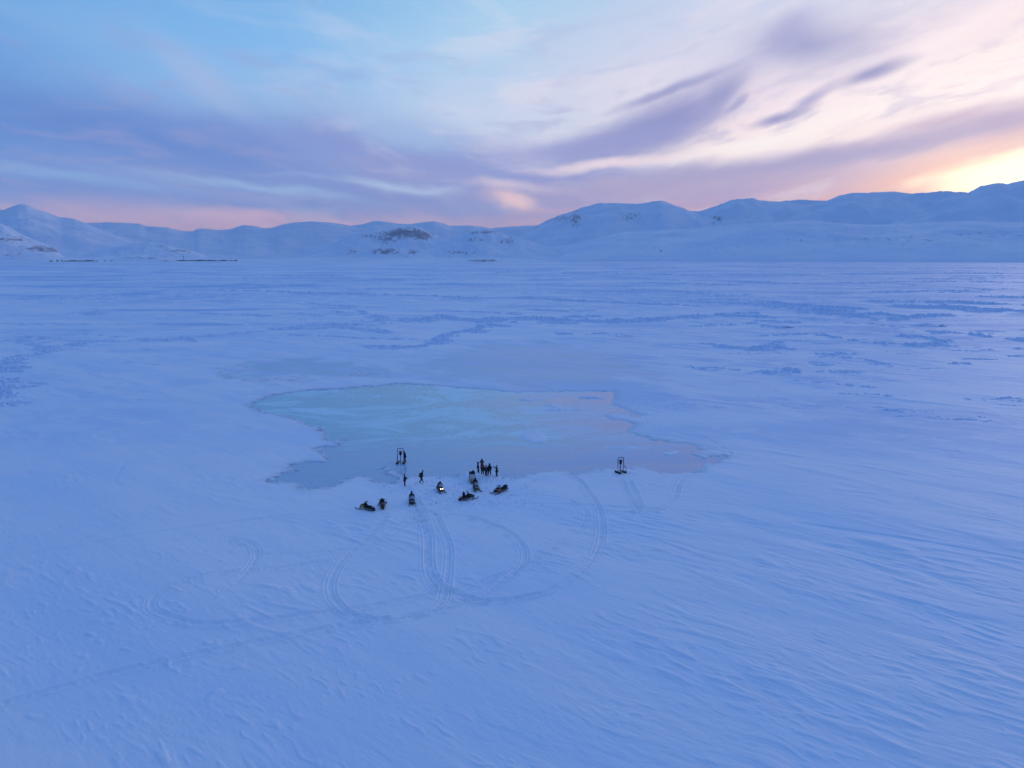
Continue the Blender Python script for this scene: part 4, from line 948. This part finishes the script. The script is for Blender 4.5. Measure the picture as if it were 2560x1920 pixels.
m = MB(); m.box((0, .0, .13), (.415, .04, .275), bev=.01); m.build('strap', M['yellow'], pk)

# riders
SIT = dict(pelvis=(0, 0, .98), waist=(0, .02, 1.12), chest=(0, .05, 1.34), neck=(0, .07, 1.50), jaw=(0, .11, 1.59), skull=(0, .09, 1.69),
           sL=(-.19, .05, 1.43), eL=(-.30, .20, 1.22), wL=(-.34, .46, 1.17), sR=(.19, .05, 1.43), eR=(.30, .20, 1.22), wR=(.34, .46, 1.17),
           hL=(-.13, .02, .93), kL=(-.30, .40, .78), aL=(-.34, .32, .42), hR=(.13, .02, .93), kR=(.30, .40, .78), aR=(.34, .32, .42))
def rider(key, label, pose=None, off=-.33, dz=-.19, **k):
    x, y, yw = SMS[key]; p = dict(SIT); p.update(pose or {})
    return person(x - math.sin(yw) * off, y + math.cos(yw) * off, yw, label, pose=p, z=surface(x, y) + dz, seated=True, **k)
rider('C', 'rider in dark green clothing and black helmet sitting upright on the third snowmobile from left', jacket='c_green', helmet=True)
lean = dict(chest=(0, .18, 1.28), neck=(0, .32, 1.38), jaw=(0, .42, 1.42), skull=(0, .42, 1.52), sL=(-.19, .20, 1.34), sR=(.19, .20, 1.34), eL=(-.30, .34, 1.14), eR=(.30, .34, 1.14), waist=(0, .04, 1.14))
rider('D', 'rider in black hunched over the handlebar of the snowmobile with lit headlights', pose=lean, hood=True)
rider('E', 'rider in dark clothing sitting on the snowmobile that is hitched to the cargo sled', jacket='c_navy', trouser='c_green', off=-.5, hood=True, pose=dict(wL=(-.30, .52, 1.15), wR=(.30, .52, 1.15)))

# cargo sled behind E
ex, ey, eyw = SMS['E']; s0 = G(1184, 1219)
sx0, sy0 = G(1181.5, 1206); syw = head_to((sx0, sy0), s0)
sl0 = empty('cargo_sled', sx0, sy0, syw); tag(sl0, 'wooden cargo sled with a pale covered box, hitched behind the olive snowmobile', 'sled')
for s_ in (-1, 1):
    m = MB(); m.prism([(-1.6, .02), (-1.6, .18), (1.35, .18), (1.65, .34), (1.80, .36), (1.62, .14), (1.4, .02)], s_ * .36 - .03, s_ * .36 + .03); m.build('runner', M['wood'], sl0, False)
m = MB()
for k in range(14): m.box((0, -1.5 + k * .21, .20), (.86, .13, .035), bev=.005)
m.build('slats', M['wood'], sl0, False)
m = MB()
for s_ in (-1, 1): m.box((s_ * .42, -.1, .48), (.03, 2.5, .52))
m.box((0, 1.14, .48), (.81, .03, .52)); m.build('box_wall', M['wood'], sl0, False)
m = MB(); m.loft([(-1.3, 0, .39, .30, .74, 5), (-1.0, 0, .405, .30, .80, 4), (-.3, 0, .405, .30, .83, 4), (.5, 0, .405, .30, .80, 4), (1.12, 0, .40, .30, .72, 5)], 20); m.build('cover', M['tarp'], sl0)
m = MB(); m.box((0, -1.36, .66), (.90, .05, .88), bev=.015); m.build('backboard', M['dark'], sl0)
m = MB(); m.tube([(-.3, 1.7, .3), (0, 2.4, .34)], .015, 6); m.tube([(.3, 1.7, .3), (0, 2.4, .34)], .015, 6); m.build('tow_bar', M['dark'], sl0)
for dx_, c_, lab in ((-.14, 'c_black', 'round black bundle on the back of the cargo sled, the larger left one'), (.19, 'c_grey', 'small dark grey bundle on the back of the cargo sled, beside the black one')):
    bb = empty('bundle', sx0 + math.cos(syw) * dx_ + math.sin(syw) * 1.22, sy0 - math.cos(syw) * 1.22 + math.sin(syw) * dx_, syw, sl0.location.z + .72); tag(bb, lab, 'bundle')
    q = 1.0 if dx_ < 0 else .72
    m = MB(); m.loft([(-.17 * q, 0, .08 * q, .16, .3, 2.2), (-.1 * q, 0, .17 * q, .02, .56 * q, 2.4), (.06 * q, 0, .19 * q, .0, .62 * q, 2.4), (.17 * q, 0, .1 * q, .1, .42 * q, 2.2)], 14); bd = m.build('bag', M[c_], bb)
    m = MB(); m.tube([(-.05, 0, .56 * q), (0, 0, .62 * q), (.05, 0, .56 * q)], .015, 6); m.build('handle', M['rubber'], bd)

# rigs
rx, ry = G(1002, 1158); rig(rx, ry, R(176), 'tall blue frame rig with orange and black motor, on the pool ice at left', shroud='orange')
rx2, ry2 = G(1551, 1186); rig(rx2, ry2, R(-150), 'tall blue frame rig with a black motor and curved hose, on the snow at right', shroud='black', hose=True)

FACE_AWAY, FACE_CAM, FACE_R, FACE_L = 0, math.pi, -math.pi / 2, math.pi / 2
def at(px, py): return G(px, py)
WALK = dict(hL=(-.10, 0, .90), kL=(-.11, .18, .52), aL=(-.12, .24, .10), kR=(.11, -.02, .50), aR=(.12, -.28, .12), eR=(.27, .08, 1.15), wR=(.24, .28, .96), eL=(-.27, -.14, 1.15), wL=(-.26, -.20, .90))
x, y = at(1013, 1155); person(x, y, FACE_L + .5, 'person in black working right beside the motor of the left frame rig', pose=dict(kL=(-.12, .12, .5), aR=(.12, -.16, .1), wL=(-.22, .34, 1.12), eL=(-.27, .10, 1.16), chest=(0, .07, 1.32), neck=(0, .11, 1.46), jaw=(0, .16, 1.55), skull=(0, .15, 1.65)), hood=True, jacket='c_black')
x, y = at(1012, 1219); person(x, y, FACE_R, 'person in a long dark coat in profile, hands held in front, left of the walker', long=True, jacket='c_navy', pose=dict(eL=(-.24, .12, 1.16), wL=(-.16, .36, 1.14), eR=(.24, .12, 1.16), wR=(.14, .38, 1.12)))
x, y = at(1053, 1211); person(x, y, FACE_R + .5, 'person striding with a forward lean just above the snowmobile with lit headlights', pose=dict(WALK, waist=(0, .06, 1.10), chest=(0, .16, 1.31), neck=(0, .23, 1.45), jaw=(0, .30, 1.53), skull=(0, .29, 1.63), sL=(-.19, .17, 1.40), sR=(.19, .17, 1.40)), scale=1.03)
gp = 'people standing in a group at the pool edge'
x, y = at(1195, 1185); person(x, y, FACE_R, 'person in a dark parka at the left end of the group, seen in profile', long=True, hood=True, group=gp, pose=dict(kR=(.11, .12, .5), aR=(.12, .12, .1)))
x, y = at(1205, 1176); person(x, y, .1, 'person standing farthest out on the ice behind the red jacket, arms raised to the face', jacket='c_green', group=gp, scale=1.05, pose=dict(eL=(-.30, .14, 1.22), wL=(-.12, .26, 1.50), eR=(.30, .14, 1.22), wR=(.12, .26, 1.50)))
x, y = at(1206.5, 1191); person(x, y, -.1, 'person in a dull red jacket and dark trousers seen from behind', jacket='c_red', group=gp, scale=1.04, hood=True, pose=dict(aL=(-.15, -.02, .1), aR=(.15, 0, .1)))
x, y = at(1215.5, 1192); person(x, y, .15, 'person with brown trousers in the group, between the red jacket and the taller dark figure', trouser='c_brown', jacket='c_green', group=gp, scale=.98)
x, y = at(1224, 1191); person(x, y, .05, 'person in black with legs apart in the group, to the right of the brown trousers', jacket='c_black', hood=True, group=gp, scale=1.03, pose=dict(aL=(-.20, -.02, .1), kL=(-.15, .02, .5), aR=(.16, -.02, .1)))
x, y = at(1242, 1192.5); person(x, y, FACE_L - .3, 'person on the right of the group stretching one arm forward and up', jacket='c_navy', group=gp, pose=dict(eL=(-.24, .24, 1.50), wL=(-.22, .46, 1.66), eR=(.24, .18, 1.30), wR=(.16, .36, 1.44)))

# ------------------------------------------------------------------ far settlement
hr = random.Random(3)
def house_mesh(k):
    m = MB(); w, d, h = 9 + 5 * (k % 3), 8, 4.2 + (k % 2) * 1.6
    m.prism([(-d / 2, 0), (d / 2, 0), (d / 2, h), (0, h + 2.4), (-d / 2, h)], -w / 2, w / 2); return m
def far_place(px, dist): a, _ = AE(px, 649); return dist * math.sin(R(a)), dist * math.cos(R(a))
protos = [None] * 6
def far_house(px, dist, k, label, group):
    x, y = far_place(px, dist)
    if protos[k] is None: o = house_mesh(k).build('house', M['house'], None, False); protos[k] = o
    else: o = protos[k].copy(); C.objects.link(o)
    o.location = (x, y, 0.0); o.rotation_euler = (0, 0, hr.uniform(-.5, .5)); s_ = hr.uniform(.85, 1.15); o.scale = (s_, s_, s_ * hr.uniform(.5, 1.0))
    tag(o, label, 'house', group)
for px in [128, 143, 155, 163, 170, 177, 180.5, 184, 188, 192, 195, 199, 203, 206, 210, 214, 219, 225, 232, 240, 262, 280]:
    far_house(px + hr.uniform(-1, 1), 4930 + hr.uniform(-60, 60), hr.randrange(6), 'tiny dark house in the far row to the left of the snowy mound', 'far houses left of the mound')
for px in [437, 442, 447, 452, 457, 462, 468, 474, 480, 486, 492, 498, 503, 508, 513, 518, 523, 528, 532, 536, 542, 547, 552, 557, 562, 566, 574, 580, 588]:
    far_house(px + hr.uniform(-1.5, 1.5), 4930 + hr.uniform(-60, 60), hr.randrange(6), 'tiny dark house in the far row to the right of the snowy mound', 'far houses right of the mound')
x, y = far_place(571, 4720)
m = MB(); m.ball((0, 0, 6), (5.5, 5.5, 6), 3); m.cyl((0, 0, 0), (0, 0, 3), 4.5, 16); o = m.build('dome_building', M['white']); o.location = (x, y, 1); tag(o, 'small white dome near the right end of the far houses', 'dome')
x, y = far_place(459, 4700)
m = MB()
for a in range(3):
    q = 2 * math.pi * a / 3; m.tube([(1.2 * math.cos(q), 1.2 * math.sin(q), 0), (.5 * math.cos(q), .5 * math.sin(q), 32)], .35, 5)
for k in range(10): m.tube([(1.1 * math.cos(t_), 1.1 * math.sin(t_), 3 * k + 1) for t_ in np.linspace(0, 2 * math.pi, 4)[:-1]], .18, 4, closed=True)
m.box((0, 0, 29), (3, 3, 4), bev=.3); o = m.build('radio_mast', M['dark'], None, False); o.location = (x, y, 0); tag(o, 'thin radio mast standing among the far houses', 'mast')
HAZE_TOP = 20 + max(v.co.z for o in C.objects if o.name.split('.')[0] in ('mountain', 'hills') for v in o.data.vertices)
hz = MB(); hz.box((0, 13000, 620), (70000, 34000, 1400)); hz.bm.verts.ensure_lookup_table()
for v in hz.bm.verts: v.co.z = -8 if v.co.z < 600 else HAZE_TOP
hm = bpy.data.materials.new('haze_air'); hm.use_nodes = True; hn = hm.node_tree; hn.nodes.clear()
hv = hn.nodes.new('ShaderNodeVolumePrincipled'); hv.inputs['Color'].default_value = (.80, .90, 1, 1); hv.inputs['Density'].default_value = HAZE; hv.inputs['Anisotropy'].default_value = 0
ho = hn.nodes.new('ShaderNodeOutputMaterial'); hn.links.new(hv.outputs[0], ho.inputs['Volume'])
if HAZE > 0: tag(hz.build('haze', hm, None, False), kind='stuff')
S.cycles.use_denoising = True
